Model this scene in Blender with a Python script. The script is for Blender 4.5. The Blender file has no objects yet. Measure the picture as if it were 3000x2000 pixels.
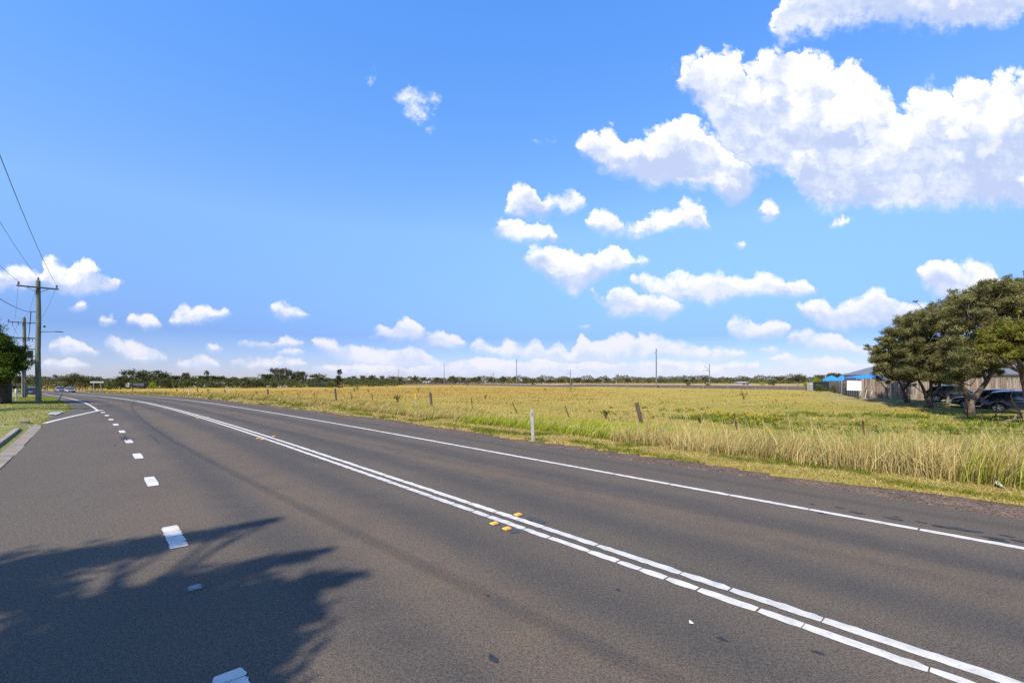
import bpy, bmesh, math, random
import numpy as np
from mathutils import Vector, Matrix
random.seed(7); rng = np.random.default_rng(11)
sc = bpy.context.scene; COL = sc.collection
R = math.radians
# ------------------------------------------------------------------ camera
CH = 1.9                      # eye height above the road
PXF, PCX, PHY = 4000/3, 1500., 1112.   # focal length, centre column and horizon row in photo pixels
cam = bpy.data.cameras.new('camera'); cam.lens = 16.0; cam.sensor_width = 36.0
cam.shift_y = (PHY-1000)/3000; cam.clip_start = .05; cam.clip_end = 9000
camo = bpy.data.objects.new('camera', cam); COL.objects.link(camo)
camo.location = (0, 0, CH); camo.rotation_euler = (R(90), 0, 0); sc.camera = camo
sc.render.resolution_x = 1024; sc.render.resolution_y = 682
sc.cycles.use_denoising = False
sc.cycles.max_bounces = 6; sc.cycles.diffuse_bounces = 2; sc.cycles.glossy_bounces = 3
sc.cycles.transmission_bounces = 3; sc.cycles.transparent_max_bounces = 8
sc.cycles.caustics_reflective = False; sc.cycles.caustics_refractive = False
# ------------------------------------------------------------------ light
SUN_EL, SHADOW_AZ = 47.0, 30.0       # shadows fall forward and 30 degrees to the right
sun = bpy.data.lights.new('sun', 'SUN'); sun.energy = 5.0; sun.angle = R(1.0); sun.color = (1, .89, .70)
suno = bpy.data.objects.new('sun', sun); COL.objects.link(suno)
_d = Vector((math.sin(R(SHADOW_AZ))*math.cos(R(SUN_EL)), math.cos(R(SHADOW_AZ))*math.cos(R(SUN_EL)), -math.sin(R(SUN_EL))))
suno.rotation_euler = _d.to_track_quat('-Z', 'Y').to_euler(); suno.location = (-20, -30, 40)
SUND = np.array(_d)
vs = sc.view_settings; vs.view_transform = 'Standard'; vs.look = 'None'; vs.exposure = .75; vs.gamma = 1.0; vs.use_curve_mapping = False
SKY_STRENGTH = .0743
# ------------------------------------------------------------------ node helpers
class S:
    "a socket with arithmetic"
    def __init__(s, nt, sock): s.nt = nt; s.k = sock
    def _m(s, op, *a):
        n = s.nt.nodes.new('ShaderNodeMath'); n.operation = op
        for i, v in enumerate((s,)+a):
            if isinstance(v, S): s.nt.links.new(v.k, n.inputs[i])
            else: n.inputs[i].default_value = v
        return S(s.nt, n.outputs[0])
    def __add__(s, o): return s._m('ADD', o)
    __radd__ = __add__
    def __sub__(s, o): return s._m('SUBTRACT', o)
    def __rsub__(s, o): return (s*-1.0)+o
    def __mul__(s, o): return s._m('MULTIPLY', o)
    __rmul__ = __mul__
    def __truediv__(s, o): return s._m('DIVIDE', o)
    def __gt__(s, o): return s._m('GREATER_THAN', o)
    def __lt__(s, o): return s._m('LESS_THAN', o)
    def max(s, o): return s._m('MAXIMUM', o)
    def min(s, o): return s._m('MINIMUM', o)
    def abs(s): return s._m('ABSOLUTE')
    def ln(s): return s._m('LOGARITHM', math.e)
    def step(s, a, b, lo=0., hi=1., kind='SMOOTHSTEP'):
        n = s.nt.nodes.new('ShaderNodeMapRange'); n.interpolation_type = kind; n.clamp = True
        s.nt.links.new(s.k, n.inputs['Value'])
        for nm, v in (('From Min', a), ('From Max', b), ('To Min', lo), ('To Max', hi)):
            if isinstance(v, S): s.nt.links.new(v.k, n.inputs[nm])
            else: n.inputs[nm].default_value = v
        return S(s.nt, n.outputs['Result'])
def vec(nt, x, y, z=0.):
    n = nt.nodes.new('ShaderNodeCombineXYZ')
    for i, v in enumerate((x, y, z)):
        if isinstance(v, S): nt.links.new(v.k, n.inputs[i])
        else: n.inputs[i].default_value = v
    return S(nt, n.outputs[0])
def sep(v):
    n = v.nt.nodes.new('ShaderNodeSeparateXYZ'); v.nt.links.new(v.k, n.inputs[0])
    return [S(v.nt, o) for o in n.outputs]
def nz(v, scale, detail=3., rough=.5, out='Fac', dist=0., dim='3D'):
    n = v.nt.nodes.new('ShaderNodeTexNoise'); n.noise_dimensions = dim; v.nt.links.new(v.k, n.inputs['Vector'])
    n.inputs['Scale'].default_value = scale; n.inputs['Detail'].default_value = detail
    n.inputs['Roughness'].default_value = rough; n.inputs['Distortion'].default_value = dist
    return S(v.nt, n.outputs[out])
def vor(v, scale, feature='F1', out='Distance', smooth=.5, detail=0., dim='3D'):
    n = v.nt.nodes.new('ShaderNodeTexVoronoi'); n.voronoi_dimensions = dim; n.feature = feature; v.nt.links.new(v.k, n.inputs['Vector'])
    n.inputs['Scale'].default_value = scale; n.inputs['Detail'].default_value = detail
    if feature == 'SMOOTH_F1': n.inputs['Smoothness'].default_value = smooth
    return S(v.nt, n.outputs[out])
def mixf(f, a, b):
    n = f.nt.nodes.new('ShaderNodeMix'); n.data_type = 'FLOAT'
    for i, v in ((0, f), (2, a), (3, b)):
        if isinstance(v, S): f.nt.links.new(v.k, n.inputs[i])
        else: n.inputs[i].default_value = v
    return S(f.nt, n.outputs[0])
def mixc(f, a, b, mode='MIX'):
    nt = f.nt if isinstance(f, S) else (a.nt if isinstance(a, S) else b.nt)
    n = nt.nodes.new('ShaderNodeMix'); n.data_type = 'RGBA'; n.blend_type = mode
    for i, v in ((0, f), (6, a), (7, b)):
        if isinstance(v, S): nt.links.new(v.k, n.inputs[i])
        elif i == 0: n.inputs[0].default_value = v
        else: n.inputs[i].default_value = (*v[:3], 1)
    return S(nt, n.outputs[2])
# ------------------------------------------------------------------ sky with cumulus clouds (by direction)
def build_world():
    w = bpy.data.worlds.new('World'); sc.world = w; w.use_nodes = True
    nt = w.node_tree; nt.nodes.clear()
    out = nt.nodes.new('ShaderNodeOutputWorld'); bg = nt.nodes.new('ShaderNodeBackground')
    nt.links.new(bg.outputs[0], out.inputs[0]); bg.inputs['Strength'].default_value = SKY_STRENGTH
    sky = nt.nodes.new('ShaderNodeTexSky'); sky.sky_type = 'NISHITA'; sky.sun_disc = False
    sky.sun_elevation = R(SUN_EL); sky.sun_rotation = R(180+SHADOW_AZ)
    sky.altitude = 20; sky.air_density = 1.0; sky.dust_density = .35; sky.ozone_density = 2.2
    tc = nt.nodes.new('ShaderNodeTexCoord'); D = S(nt, tc.outputs['Generated'])
    x, y, z = sep(D)
    ys = y.max(.02)
    U, V = x/ys, z/ys
    # cloud plane coordinates: puffs shrink towards the horizon
    Vs = (V.max(-.05)+.26)
    q = vec(nt, U*2.1, V*2.3, 3.7)
    q2 = vec(nt, U*2.1-.045, V*2.3+.07, 3.7)
    warp = sep(nz(q, 2.6, 5., .6, 'Color', dim='2D'))
    fine = sep(nz(q, 13., 6., .66, 'Color', dim='2D'))
    Uw = U+((warp[0]-.5)*.17+(fine[0]-.5)*.05)*Vs*.6
    Vw = V+((warp[1]-.5)*.12+(fine[1]-.5)*.05)*Vs*.6
    def puff(qq):
        a = vor(qq, 5.5, dim='2D'); b = vor(qq, 14., dim='2D'); e = vor(qq, 34., dim='2D')
        return (a*a*-1.+.30)+(b*b*-1.+.28)*.55+(e*e*-1.+.28)*.16
    wq = nt.nodes.new('ShaderNodeVectorMath'); wq.operation = 'MULTIPLY_ADD'
    nt.links.new(vec(nt, fine[0]-.5, fine[1]-.5, 0.).k, wq.inputs[0]); wq.inputs[1].default_value = (.12, .12, .12); nt.links.new(q.k, wq.inputs[2])
    wq2 = nt.nodes.new('ShaderNodeVectorMath'); wq2.operation = 'MULTIPLY_ADD'
    nt.links.new(vec(nt, fine[0]-.5, fine[1]-.5, 0.).k, wq2.inputs[0]); wq2.inputs[1].default_value = (.12, .12, .12); nt.links.new(q2.k, wq2.inputs[2])
    P1, P2 = puff(S(nt, wq.outputs[0])), puff(S(nt, wq2.outputs[0]))
    # every cloud: (x, top) outline and (x, bottom) outline; one layer holds clouds that do not overlap sideways
    K = 1.27551
    def c(top, bot): return (top, bot)
    big = c([(1556,185),(1570,165),(1605,140),(1660,122),(1690,112),(1706,128),(1722,172),(1760,140),(1800,128),(1850,120),(1890,138),(1925,160),(1966,148),(1992,192),(2030,212),(2058,268),(2072,238),(2110,210),(2150,204),(2172,225),(2200,194),(2245,192),(2290,178),(2360,170),(2480,185),(2560,260)],
            [(1556,190),(1575,200),(1602,232),(1632,268),(1660,330),(1700,400),(1760,398),(1795,404),(1850,452),(1900,482),(1950,470),(2000,476),(2050,482),(2100,470),(2180,482),(2250,466),(2360,478),(2480,440),(2560,300)])
    L = [
     [big, c([(-60,640),(0,628),(40,616),(70,624),(92,640),(98,610),(116,596),(142,610),(152,622),(176,596),(206,597),(236,625),(264,627),(280,645)],
             [(-60,690),(0,668),(60,668),(92,655),(130,672),(180,678),(230,674),(280,655)]),
      c([(545,787),(580,776),(612,778),(634,787),(650,772),(692,793)], [(545,794),(600,799),(692,798)]),
      c([(626,704),(645,689),(666,700),(690,712),(702,724)], [(626,712),(650,730),(690,730),(702,727)]),
      c([(846,772),(880,754),(902,762),(915,742),(942,732),(970,755),(990,768),(1022,762),(1050,776),(1078,786)], [(846,774),(900,783),(940,788),(980,797),(1040,800),(1078,792)]),
      c([(1128,520),(1150,503),(1166,492),(1202,515),(1240,530),(1262,522),(1272,545)], [(1128,525),(1160,547),(1190,562),(1230,558),(1272,550)])],
     [c([(1322,322),(1350,299),(1384,286),(1412,295),(1432,330),(1462,308),(1500,304),(1532,298),(1560,276),(1592,273),(1622,290),(1680,330),(1745,385)],
        [(1322,345),(1360,378),(1400,402),(1450,412),(1500,442),(1560,432),(1622,427),(1660,458),(1682,474),(1702,456),(1745,400)]),
      c([(1784,60),(1800,10),(1830,-30),(1900,-90),(2100,-150),(2360,-140),(2520,-60)], [(1784,96),(1802,106),(1832,88),(1870,74),(1902,80),(1952,54),(2052,50),(2150,72),(2252,64),(2360,40),(2520,0)]),
      c([(716,790),(748,783),(782,791),(800,781),(832,795),(862,800),(900,806),(932,797),(962,805),(1012,832)], [(716,798),(770,824),(800,832),(850,842),(900,843),(960,846),(1012,846)]),
      c([(388,724),(425,699),(442,716),(462,712),(492,711),(506,724),(516,704),(534,712)], [(388,740),(430,748),(452,741),(492,736),(510,728),(534,724)]),
      c([(116,792),(155,772),(182,786),(206,795),(232,802)], [(116,802),(150,814),(232,814)]),
      c([(244,774),(260,761),(292,772),(312,785),(346,798),(382,816)], [(244,788),(292,822),(332,830),(382,828)])],
     [c([(1203,582),(1220,570),(1262,564),(1302,572),(1332,592),(1350,574),(1386,576),(1412,562),(1442,580),(1466,606),(1480,590),(1496,602)], [(1203,610),(1252,642),(1302,668),(1322,682),(1342,657),(1382,642),(1422,626),(1462,612),(1496,606)]),
      c([(1668,742),(1690,726),(1722,737),(1746,757),(1772,744),(1800,739),(1814,752)], [(1668,764),(1702,780),(1752,779),(1792,777),(1814,760)]),
      c([(1824,702),(1852,700),(1886,681),(1912,700),(1942,684),(1982,690),(2022,664),(2052,690),(2092,700),(2132,708)], [(1824,708),(1872,747),(1902,754),(1962,752),(2042,752),(2132,716)]),
      c([(1086,782),(1112,777),(1142,797),(1172,781),(1202,803),(1236,777),(1257,808),(1282,781),(1312,818),(1332,770),(1362,790),(1392,785),(1432,769),(1472,775),(1522,778),(1562,786),(1602,796),(1664,806)], [(1086,802),(1152,817),(1202,827),(1302,840),(1402,842),(1502,822),(1602,818),(1664,814)]),
      c([(298,732),(330,724),(370,742)], [(298,740),(340,753),(370,748)]),
      c([(398,834),(440,821),(472,822),(504,842)], [(398,840),(450,848),(504,847)])],
     [c([(1352,654),(1380,682),(1412,667),(1432,667),(1462,690),(1492,681),(1532,695),(1572,708)], [(1352,660),(1392,722),(1432,727),(1482,727),(1532,734),(1572,716)]),
      c([(1808,768),(1842,756),(1872,765),(1922,770),(1962,790),(2004,786)], [(1808,790),(1852,802),(1902,802),(1962,812),(2004,832)]),
      c([(2102,628),(2140,604),(2172,599),(2202,610),(2226,597),(2252,615),(2282,604),(2304,640)], [(2102,634),(2132,667),(2152,688),(2202,692),(2304,702)]),
      c([(1738,470),(1760,464),(1786,490)], [(1738,482),(1760,505),(1786,496)]),
      c([(1912,505),(1928,497),(1948,508)], [(1912,512),(1930,522),(1948,514)])],
     [c([(1448,642),(1482,627),(1512,646),(1532,640),(1562,619),(1592,640),(1622,640),(1662,621),(1692,640),(1722,651),(1762,627),(1802,640),(1852,640),(1878,660)], [(1448,660),(1502,682),(1562,703),(1602,702),(1642,710),(1672,692),(1722,682),(1802,684),(1852,677),(1878,664)]),
      c([(1168,484),(1182,440),(1196,419),(1216,440),(1242,466),(1282,446),(1297,436),(1338,460)], [(1168,488),(1202,500),(1242,497),(1262,482),(1302,492),(1338,482)]),
      c([(1348,498),(1380,484),(1412,492),(1442,514),(1446,512)], [(1348,516),(1402,532),(1430,536),(1446,538)])],
     [c([(1444,512),(1482,505),(1502,489),(1532,495),(1550,502),(1566,474),(1602,464),(1622,485),(1634,518)], [(1444,538),(1462,542),(1502,532),(1562,517),(1602,518),(1634,523)]),
      c([(720,845),(900,836),(1100,826),(1300,832),(1500,826),(1740,838)], [(720,856),(1000,862),(1400,862),(1740,858)])],
    ]
    for x_, y_, a, b_ in ((520, 838, 190, 18), (90, 838, 120, 14), (300, 822, 70, 12), (470, 800, 40, 8), (1740, 806, 60, 10), (1760, 834, 210, 20), (1560, 812, 160, 16), (1180, 842, 260, 18), (760, 846, 200, 16), (1930, 842, 90, 12), (640, 812, 60, 9), (1050, 836, 90, 12), (230, 738, 46, 8), (1560, 655, 60, 10), (1690, 570, 22, 5), (1330, 745, 30, 6), (860, 825, 60, 10), (2060, 740, 90, 16), (150, 704, 50, 8)):
        L.append([c([(x_, y_), (x_+a*.22, y_-b_), (x_+a*.4, y_-b_*.55), (x_+a*.62, y_-b_*.9), (x_+a*.82, y_-b_*.35), (x_+a, y_+b_*.2)], [(x_, y_+2), (x_+a*.3, y_+b_*.7), (x_+a*.7, y_+b_*.8), (x_+a, y_+b_*.45)])])
    flat = sorted(sum(L, []), key=lambda k: k[0][0][0]); L = []
    for k in flat:                               # clouds that do not overlap sideways share a layer
        for l in L:
            if l[-1][0][-1][0]+78 < k[0][0][0]: l.append(k); break
        else: L.append([k])
    wisp = [c([(898,216),(930,206),(966,188),(986,216),(1012,203),(1024,236)], [(898,226),(932,252),(942,272),(972,292),(992,316),(1008,300),(1012,252),(1024,242)]),
            c([(834,165),(844,158),(854,172)], [(834,185),(846,194),(854,184)]), c([(1222,304),(1240,296),(1274,326)], [(1222,314),(1250,332),(1274,332)]),
            c([(1510,160),(1545,120),(1562,160)], [(1510,172),(1545,188),(1562,182)])]
    U01 = (Uw+1.6)/3.2; Vn = (Vw+.1)/1.2
    def fcurve(pts, gap):
        n = nt.nodes.new('ShaderNodeFloatCurve'); nt.links.new(U01.k, n.inputs['Value'])
        cu = n.mapping.curves[0]; n.mapping.use_clip = False
        P = []
        for cl in sorted(pts, key=lambda a: a[0][0]):
            ps = [(((px*K-PCX)/PXF+1.6)/3.2, ((PHY-py*K)/PXF+.1)/1.2) for px, py in cl]
            e_ = .035 if gap > 1 else -.035
            P += [(ps[0][0]-.012, gap), (ps[0][0]-.006, ps[0][1]+e_)]+ps+[(ps[-1][0]+.006, ps[-1][1]+e_), (ps[-1][0]+.012, gap)]
        P = [p for p in P if 0 < p[0] < 1]
        cu.points[0].location = (0, gap); cu.points[-1].location = (1, gap)
        for p in P: cu.points.new(*p)
        for p in cu.points: p.handle_type = 'VECTOR'
        n.mapping.update()
        return S(nt, n.outputs[0])
    def layer(cl):
        T = fcurve([k[0] for k in cl], -.15); B = fcurve([k[1] for k in cl], 1.3)
        kp = Vs*.052
        d = (T-Vn+P1*kp).min(Vn-B+(fine[2]-.46)*Vs*.05)
        return d, (Vn-B)/(T-B).max(.012)
    dens = rel = None
    for cl in L:
        d, r = layer(cl)
        if dens is None: dens, rel = d, r
        else:
            rel = mixf(d > dens, rel, r); dens = dens.max(d)
    wd, wr = layer(wisp)
    # the rest of the sky, outside this view: scattered fair-weather clouds of the same kind, cover raised to whiten the fill light
    zz = z.max(.03)
    pl = vec(nt, x/(zz+.12), y/(zz+.12), 1.3)
    g = nz(pl, 1.1, 6., .55)
    inside = y.step(.02, .12)*(U.abs()*-1.).step(-1.75, -1.3)*(V*-1.).step(-1.3, -1.0)
    ga = g.step(.53, .63)*(inside*-1.+1.)*z.step(.0, .06)
    soft = mixf(rel.step(.15, .7), .034, .012)*(Vs+.35)
    alpha = (dens+(fine[0]-.5)*.012*(Vs+.3)+soft*.36).step(0., soft)
    body = nz(q, 7., 4., .6, dim='2D')
    alpha = alpha*(body+dens*9.).step(.2, .62)
    walpha = wd.step(-.002, .03)*(fine[2]+warp[2]).step(.8, 1.25)*.8
    alpha = alpha.max(walpha).max(ga)
    lit = (rel*1.05+(P1-P2)*.8+(warp[2]-.5)*1.9+(fine[1]-.5)*.25+(dens*-1.).step(-.03, 0.)*.2-.12).step(-.1, .95)
    und = nz(vec(nt, U*2.2+4., V*9., 1.), 2.4, 4., .55, dim='2D')      # flat grey layering in the bases
    lit = (lit-(und.step(.35, .70)*(rel.step(.25, .8)*-1.+1.))*.38).max(0.)
    lit = lit.max((warp[0]*.6+fine[2]*.4+und*-.35).step(.24, .52)*.62)
    lit = mixf(inside, (g*-1.).step(-.8, -.6), lit)
    far = V.step(.0, .30)                        # far clouds are seen through more air
    cw = mixc(far, (7.7, 7.45, 7.9), (8.6, 8.7, 9.0))
    cs = mixc(far, (5.6, 6.2, 8.2), (4.5, 5.35, 7.6))
    ccol = mixc(lit, cs, cw)
    skyc = S(nt, sky.outputs[0])
    e0, e1, e2 = z.step(.0, .09, kind='LINEAR'), z.step(.09, .30, kind='LINEAR'), z.step(.30, .62, kind='LINEAR')
    skyc = mixc(1., skyc, mixc(e2, mixc(e1, mixc(e0, SKY_TINT[0], SKY_TINT[1]), SKY_TINT[2]), SKY_TINT[3]), 'MULTIPLY')
    alpha = alpha*mixf(far, .80, 1.)
    w.cycles.sampling_method = 'MANUAL'; w.cycles.sample_map_resolution = 512
    nt.links.new(mixc(alpha, skyc, ccol).k, bg.inputs['Color'])
SKY_TINT = ((.80, .86, 1.36), (.53, .68, 1.18), (1.34, 1.63, 1.88), (1.12, 2.0, 2.95))   # horizon, low, middle, high: a deep winter blue
build_world()
# ------------------------------------------------------------------ place: road coordinates (u along, w across) and terrain
RD = np.array([-.674, .739]); RD /= np.linalg.norm(RD); RN = np.array([RD[1], -RD[0]])
def sst(t):
    t = np.clip(t, 0, 1); return t*t*(3-2*t)
def bend(u):
    u = np.asarray(u, float); q = np.clip(u-12, 0, None)
    return np.where(q < 50, .00075*q*q, 1.875+.075*(q-50))+.002*np.clip(u-150, 0, None)**2
def to_uw(X, Y):
    u = X*RD[0]+Y*RD[1]; n = X*RN[0]+Y*RN[1]
    return u, n+bend(u)
def to_xy(u, w):
    n = w-bend(u); return u*RD[0]+n*RN[0], u*RD[1]+n*RN[1]
def base(X, Y):
    X = np.asarray(X, float); Y = np.asarray(Y, float); a = np.clip((Y-30)/8, -30, 60)
    return -.004*8*np.where(a > 30, a, np.log1p(np.exp(np.minimum(a, 30))))-1.2*sst((-X-25)/95)
def hash_noise(x, y, seed=0):
    xi = np.floor(x).astype(np.int64); yi = np.floor(y).astype(np.int64); fx = x-xi; fy = y-yi
    fx = fx*fx*(3-2*fx); fy = fy*fy*(3-2*fy)
    def h(a, b):
        v = (a*374761393+b*668265263+seed*1442695041) & 0x7fffffff
        v = ((v ^ (v >> 13))*1274126177) & 0x7fffffff
        return ((v ^ (v >> 16)) & 0xffff)/65535.
    return (h(xi, yi)*(1-fx)+h(xi+1, yi)*fx)*(1-fy)+(h(xi, yi+1)*(1-fx)+h(xi+1, yi+1)*fx)*fy
def fbm(x, y, seed=0, o=4):
    s = 0; a = .5; f = 1.
    for i in range(o): s = s+a*hash_noise(x*f, y*f, seed+i*17); a *= .5; f *= 2.03
    return s/(1-.5**o)
def edge_a(u): return 9.42+(fbm(u*.5, u*0+3, 5, 3)-.5)*.5          # sealed edge on the paddock side
def edge_g(u): return 10.18+(fbm(u*.35, u*0+9, 8, 3)-.5)*1.1        # gravel to grass
def edge_k(u): return -1.5+.9*sst((u-29)/14)-2.2*sst((u-100)/60)+.12*np.sin(u*.31)*sst((u-26)/6)   # left edge of the seal
def hgt(X, Y):
    u, w = to_uw(X, Y)
    z = base(X, Y)-.6*sst((w-10.3)/14)+.4*sst((Y-38)/10)*sst((X-20)/15)
    far = sst((w-11)/8)
    return z+far*(.16*(fbm(X*.21, Y*.21, 3, 3)-.5)+.05*(fbm(X*1.1, Y*1.1, 4, 2)-.5))
def ground_at(px, py, f=hgt):
    "the spot on the terrain seen at a pixel of the photograph"
    dx, dz = (px-PCX)/PXF, -(py-PHY)/PXF
    t = np.geomspace(1, 900, 3000); g = CH+t*dz-f(t*dx, t); i = int(np.argmax(g < 0))
    a, b = t[i-1], t[i]
    for _ in range(30):
        m = (a+b)/2
        if CH+m*dz-f(m*dx, m) < 0: b = m
        else: a = m
    return a*dx, a
def at(px, py, Y): return Vector(((px-PCX)/PXF*Y, Y, CH+(PHY-py)/PXF*Y))
def hz(X, Y): return float(hgt(np.float64(X), np.float64(Y)))
# ------------------------------------------------------------------ mesh helpers
def link(name, me, m=None, parent=None, loc=None):
    o = bpy.data.objects.new(name, me); COL.objects.link(o)
    if m is not None: me.materials.append(m)
    if parent is not None: o.parent = parent
    if loc is not None: o.location = loc
    return o
def tag(o, label, cat=None, group=None, kind=None):
    o['label'] = label
    if cat: o['category'] = cat
    if group: o['group'] = group
    if kind: o['kind'] = kind
    return o
def struct(o, label=None):
    o['kind'] = 'structure'
    if label: o['label'] = label
    return o
def empty(name, loc, rz=0., label=None, cat=None, group=None):
    o = bpy.data.objects.new(name, None); COL.objects.link(o); o.location = loc; o.rotation_euler = (0, 0, rz); o.empty_display_size = .3
    if label: tag(o, label, cat, group)
    return o
def mesh_np(name, V, Fc, col=None, smooth=False, attrs=None):
    "V (n,3), Fc (m,3 or 4) -> mesh, col (n,3) per-vertex plant colour"
    V = np.asarray(V, np.float32); Fc = np.asarray(Fc, np.int32); me = bpy.data.meshes.new(name)
    k = Fc.shape[1]; m = len(Fc)
    me.vertices.add(len(V)); me.vertices.foreach_set('co', V.ravel())
    me.loops.add(m*k); me.loops.foreach_set('vertex_index', Fc.ravel())
    me.polygons.add(m); me.polygons.foreach_set('loop_start', np.arange(0, m*k, k, dtype=np.int32))
    try: me.polygons.foreach_set('loop_total', np.full(m, k, np.int32))
    except Exception: pass
    if smooth: me.polygons.foreach_set('use_smooth', np.ones(m, bool))
    if col is not None:
        a = me.attributes.new('Col', 'FLOAT_COLOR', 'POINT')
        a.data.foreach_set('color', np.concatenate([np.asarray(col, np.float32), np.ones((len(V), 1), np.float32)], 1).ravel())
    for nm, v in (attrs or {}).items():
        a = me.attributes.new(nm, 'FLOAT', 'POINT'); a.data.foreach_set('value', np.asarray(v, np.float32))
    me.update(calc_edges=True); me.validate()
    return me
class MB:
    "collects shapes for ONE mesh"
    def __init__(s): s.v = []; s.f = []
    def add(s, V, Fc):
        o = len(s.v); s.v += [tuple(map(float, p)) for p in V]; s.f += [tuple(i+o for i in f) for f in Fc]; return s
    def box(s, c, size, M=None, taper=1.):
        hx, hy, hz_ = (k/2 for k in size); P = []
        for z_, k in ((-hz_, 1.), (hz_, taper)):
            for x_, y_ in ((-hx, -hy), (hx, -hy), (hx, hy), (-hx, hy)): P.append(Vector((x_*k, y_*k, z_)))
        if M is not None: P = [M @ p for p in P]
        c = Vector(c)
        return s.add([p+c for p in P], [(0, 3, 2, 1), (4, 5, 6, 7), (0, 1, 5, 4), (1, 2, 6, 5), (2, 3, 7, 6), (3, 0, 4, 7)])
    def tube(s, pts, rad, n=8, cap=True):
        pts = [Vector(p) for p in pts]
        if not hasattr(rad, '__len__'): rad = [rad]*len(pts)
        V = []; Fc = []; prev = None
        for i, p in enumerate(pts):
            t = (pts[min(i+1, len(pts)-1)]-pts[max(i-1, 0)])
            t = t.normalized() if t.length > 1e-9 else Vector((0, 0, 1))
            a = t.orthogonal().normalized() if prev is None else (prev-t*prev.dot(t)).normalized()
            prev = a; b = t.cross(a)
            for j in range(n):
                q = 2*math.pi*j/n; V.append(p+(a*math.cos(q)+b*math.sin(q))*rad[i])
        for i in range(len(pts)-1):
            for j in range(n):
                k = (j+1) % n; Fc.append((i*n+j, i*n+k, (i+1)*n+k, (i+1)*n+j))
        if cap: Fc += [tuple(range(n-1, -1, -1)), tuple(range((len(pts)-1)*n, len(pts)*n))]
        return s.add(V, Fc)
    def lathe(s, prof, c=(0, 0, 0), n=16, M=None):
        V = []; Fc = []
        for r, z_ in prof:
            for j in range(n):
                p = Vector((r*math.cos(2*math.pi*j/n), r*math.sin(2*math.pi*j/n), z_))
                V.append((M @ p if M is not None else p)+Vector(c))
        for i in range(len(prof)-1):
            for j in range(n):
                k = (j+1) % n; Fc.append((i*n+j, i*n+k, (i+1)*n+k, (i+1)*n+j))
        Fc += [tuple(range(n-1, -1, -1)), tuple(range((len(prof)-1)*n, len(prof)*n))]
        return s.add(V, Fc)
    def prism(s, poly, y0, y1):
        "polygon in x,z extruded along y"
        n = len(poly); V = [(p[0], y0, p[1]) for p in poly]+[(p[0], y1, p[1]) for p in poly]
        return s.add(V, [tuple(range(n)), tuple(range(2*n-1, n-1, -1))]+[(j, j+n, (j+1) % n+n, (j+1) % n) for j in range(n)])
    def build(s, name, m=None, parent=None, smooth=False, bevel=0.):
        me = bpy.data.meshes.new(name); me.from_pydata(s.v, [], s.f)
        bm = bmesh.new(); bm.from_mesh(me); bmesh.ops.recalc_face_normals(bm, faces=bm.faces)
        if bevel: bmesh.ops.bevel(bm, geom=bm.edges[:], offset=bevel, segments=2, affect='EDGES', clamp_overlap=True)
        bm.to_mesh(me); bm.free()
        if smooth:
            for p in me.polygons: p.use_smooth = True
        me.update()
        return link(name, me, m, parent)
def dup(root, loc=None, rz=None, label=None):
    r = root.copy(); COL.objects.link(r)
    if loc is not None: r.location = loc
    if rz is not None: r.rotation_euler = (0, 0, rz)
    if label: r['label'] = label
    for ch in list(root.children):
        c_ = ch.copy(); COL.objects.link(c_); c_.parent = r
        for g_ in list(ch.children):
            d_ = g_.copy(); COL.objects.link(d_); d_.parent = c_
    return r
# ------------------------------------------------------------------ materials
MT = {}; ALB = .68
def newmat(name):
    m = bpy.data.materials.new(name); m.use_nodes = True; nt = m.node_tree; nt.nodes.clear()
    o = nt.nodes.new('ShaderNodeOutputMaterial'); b = nt.nodes.new('ShaderNodeBsdfPrincipled')
    nt.links.new(b.outputs[0], o.inputs[0]); MT[name] = m
    return m, nt, b, o
def setc(nt, sock, v):
    if isinstance(v, S): nt.links.new(v.k, sock)
    elif hasattr(v, '__len__'): sock.default_value = (*v[:3], 1)
    else: sock.default_value = v
def wpos(nt):
    n = nt.nodes.new('ShaderNodeNewGeometry'); return S(nt, n.outputs['Position'])
def opos(nt):
    n = nt.nodes.new('ShaderNodeTexCoord'); return S(nt, n.outputs['Object'])
def bump(nt, b, h, strength=.5, dist=.02):
    n = nt.nodes.new('ShaderNodeBump'); n.inputs['Strength'].default_value = strength; n.inputs['Distance'].default_value = dist
    nt.links.new(h.k, n.inputs['Height']); nt.links.new(n.outputs[0], b.inputs['Normal'])
def attr(nt, nm, out='Fac'):
    n = nt.nodes.new('ShaderNodeAttribute'); n.attribute_name = nm; return S(nt, n.outputs[out])
def mat(name, c1, c2=None, scale=8., rough=.8, metal=0., bmp=0., bscale=None, stretch=None, coord='object', detail=4., spec=.5, coat=0., lo=.35, hi=.65):
    "plain procedural material: two colours over noise, optional grain and relief"
    m, nt, b, o = newmat(name)
    p = opos(nt) if coord == 'object' else wpos(nt)
    if stretch:
        mp = nt.nodes.new('ShaderNodeMapping'); nt.links.new(p.k, mp.inputs[0]); mp.inputs['Scale'].default_value = stretch; p = S(nt, mp.outputs[0])
    f = nz(p, scale, detail)
    g_ = 1. if metal > .5 else ALB; c2 = c2 or tuple(k*.8 for k in c1)
    setc(nt, b.inputs['Base Color'], mixc(f.step(lo, hi), tuple(k*g_ for k in c1), tuple(k*g_ for k in c2)))
    b.inputs['Roughness'].default_value = rough; b.inputs['Metallic'].default_value = metal
    b.inputs['Specular IOR Level'].default_value = spec; b.inputs['Coat Weight'].default_value = coat
    if bmp: bump(nt, b, nz(p, bscale or scale*3, 4.), bmp, .02)
    return m
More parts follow.
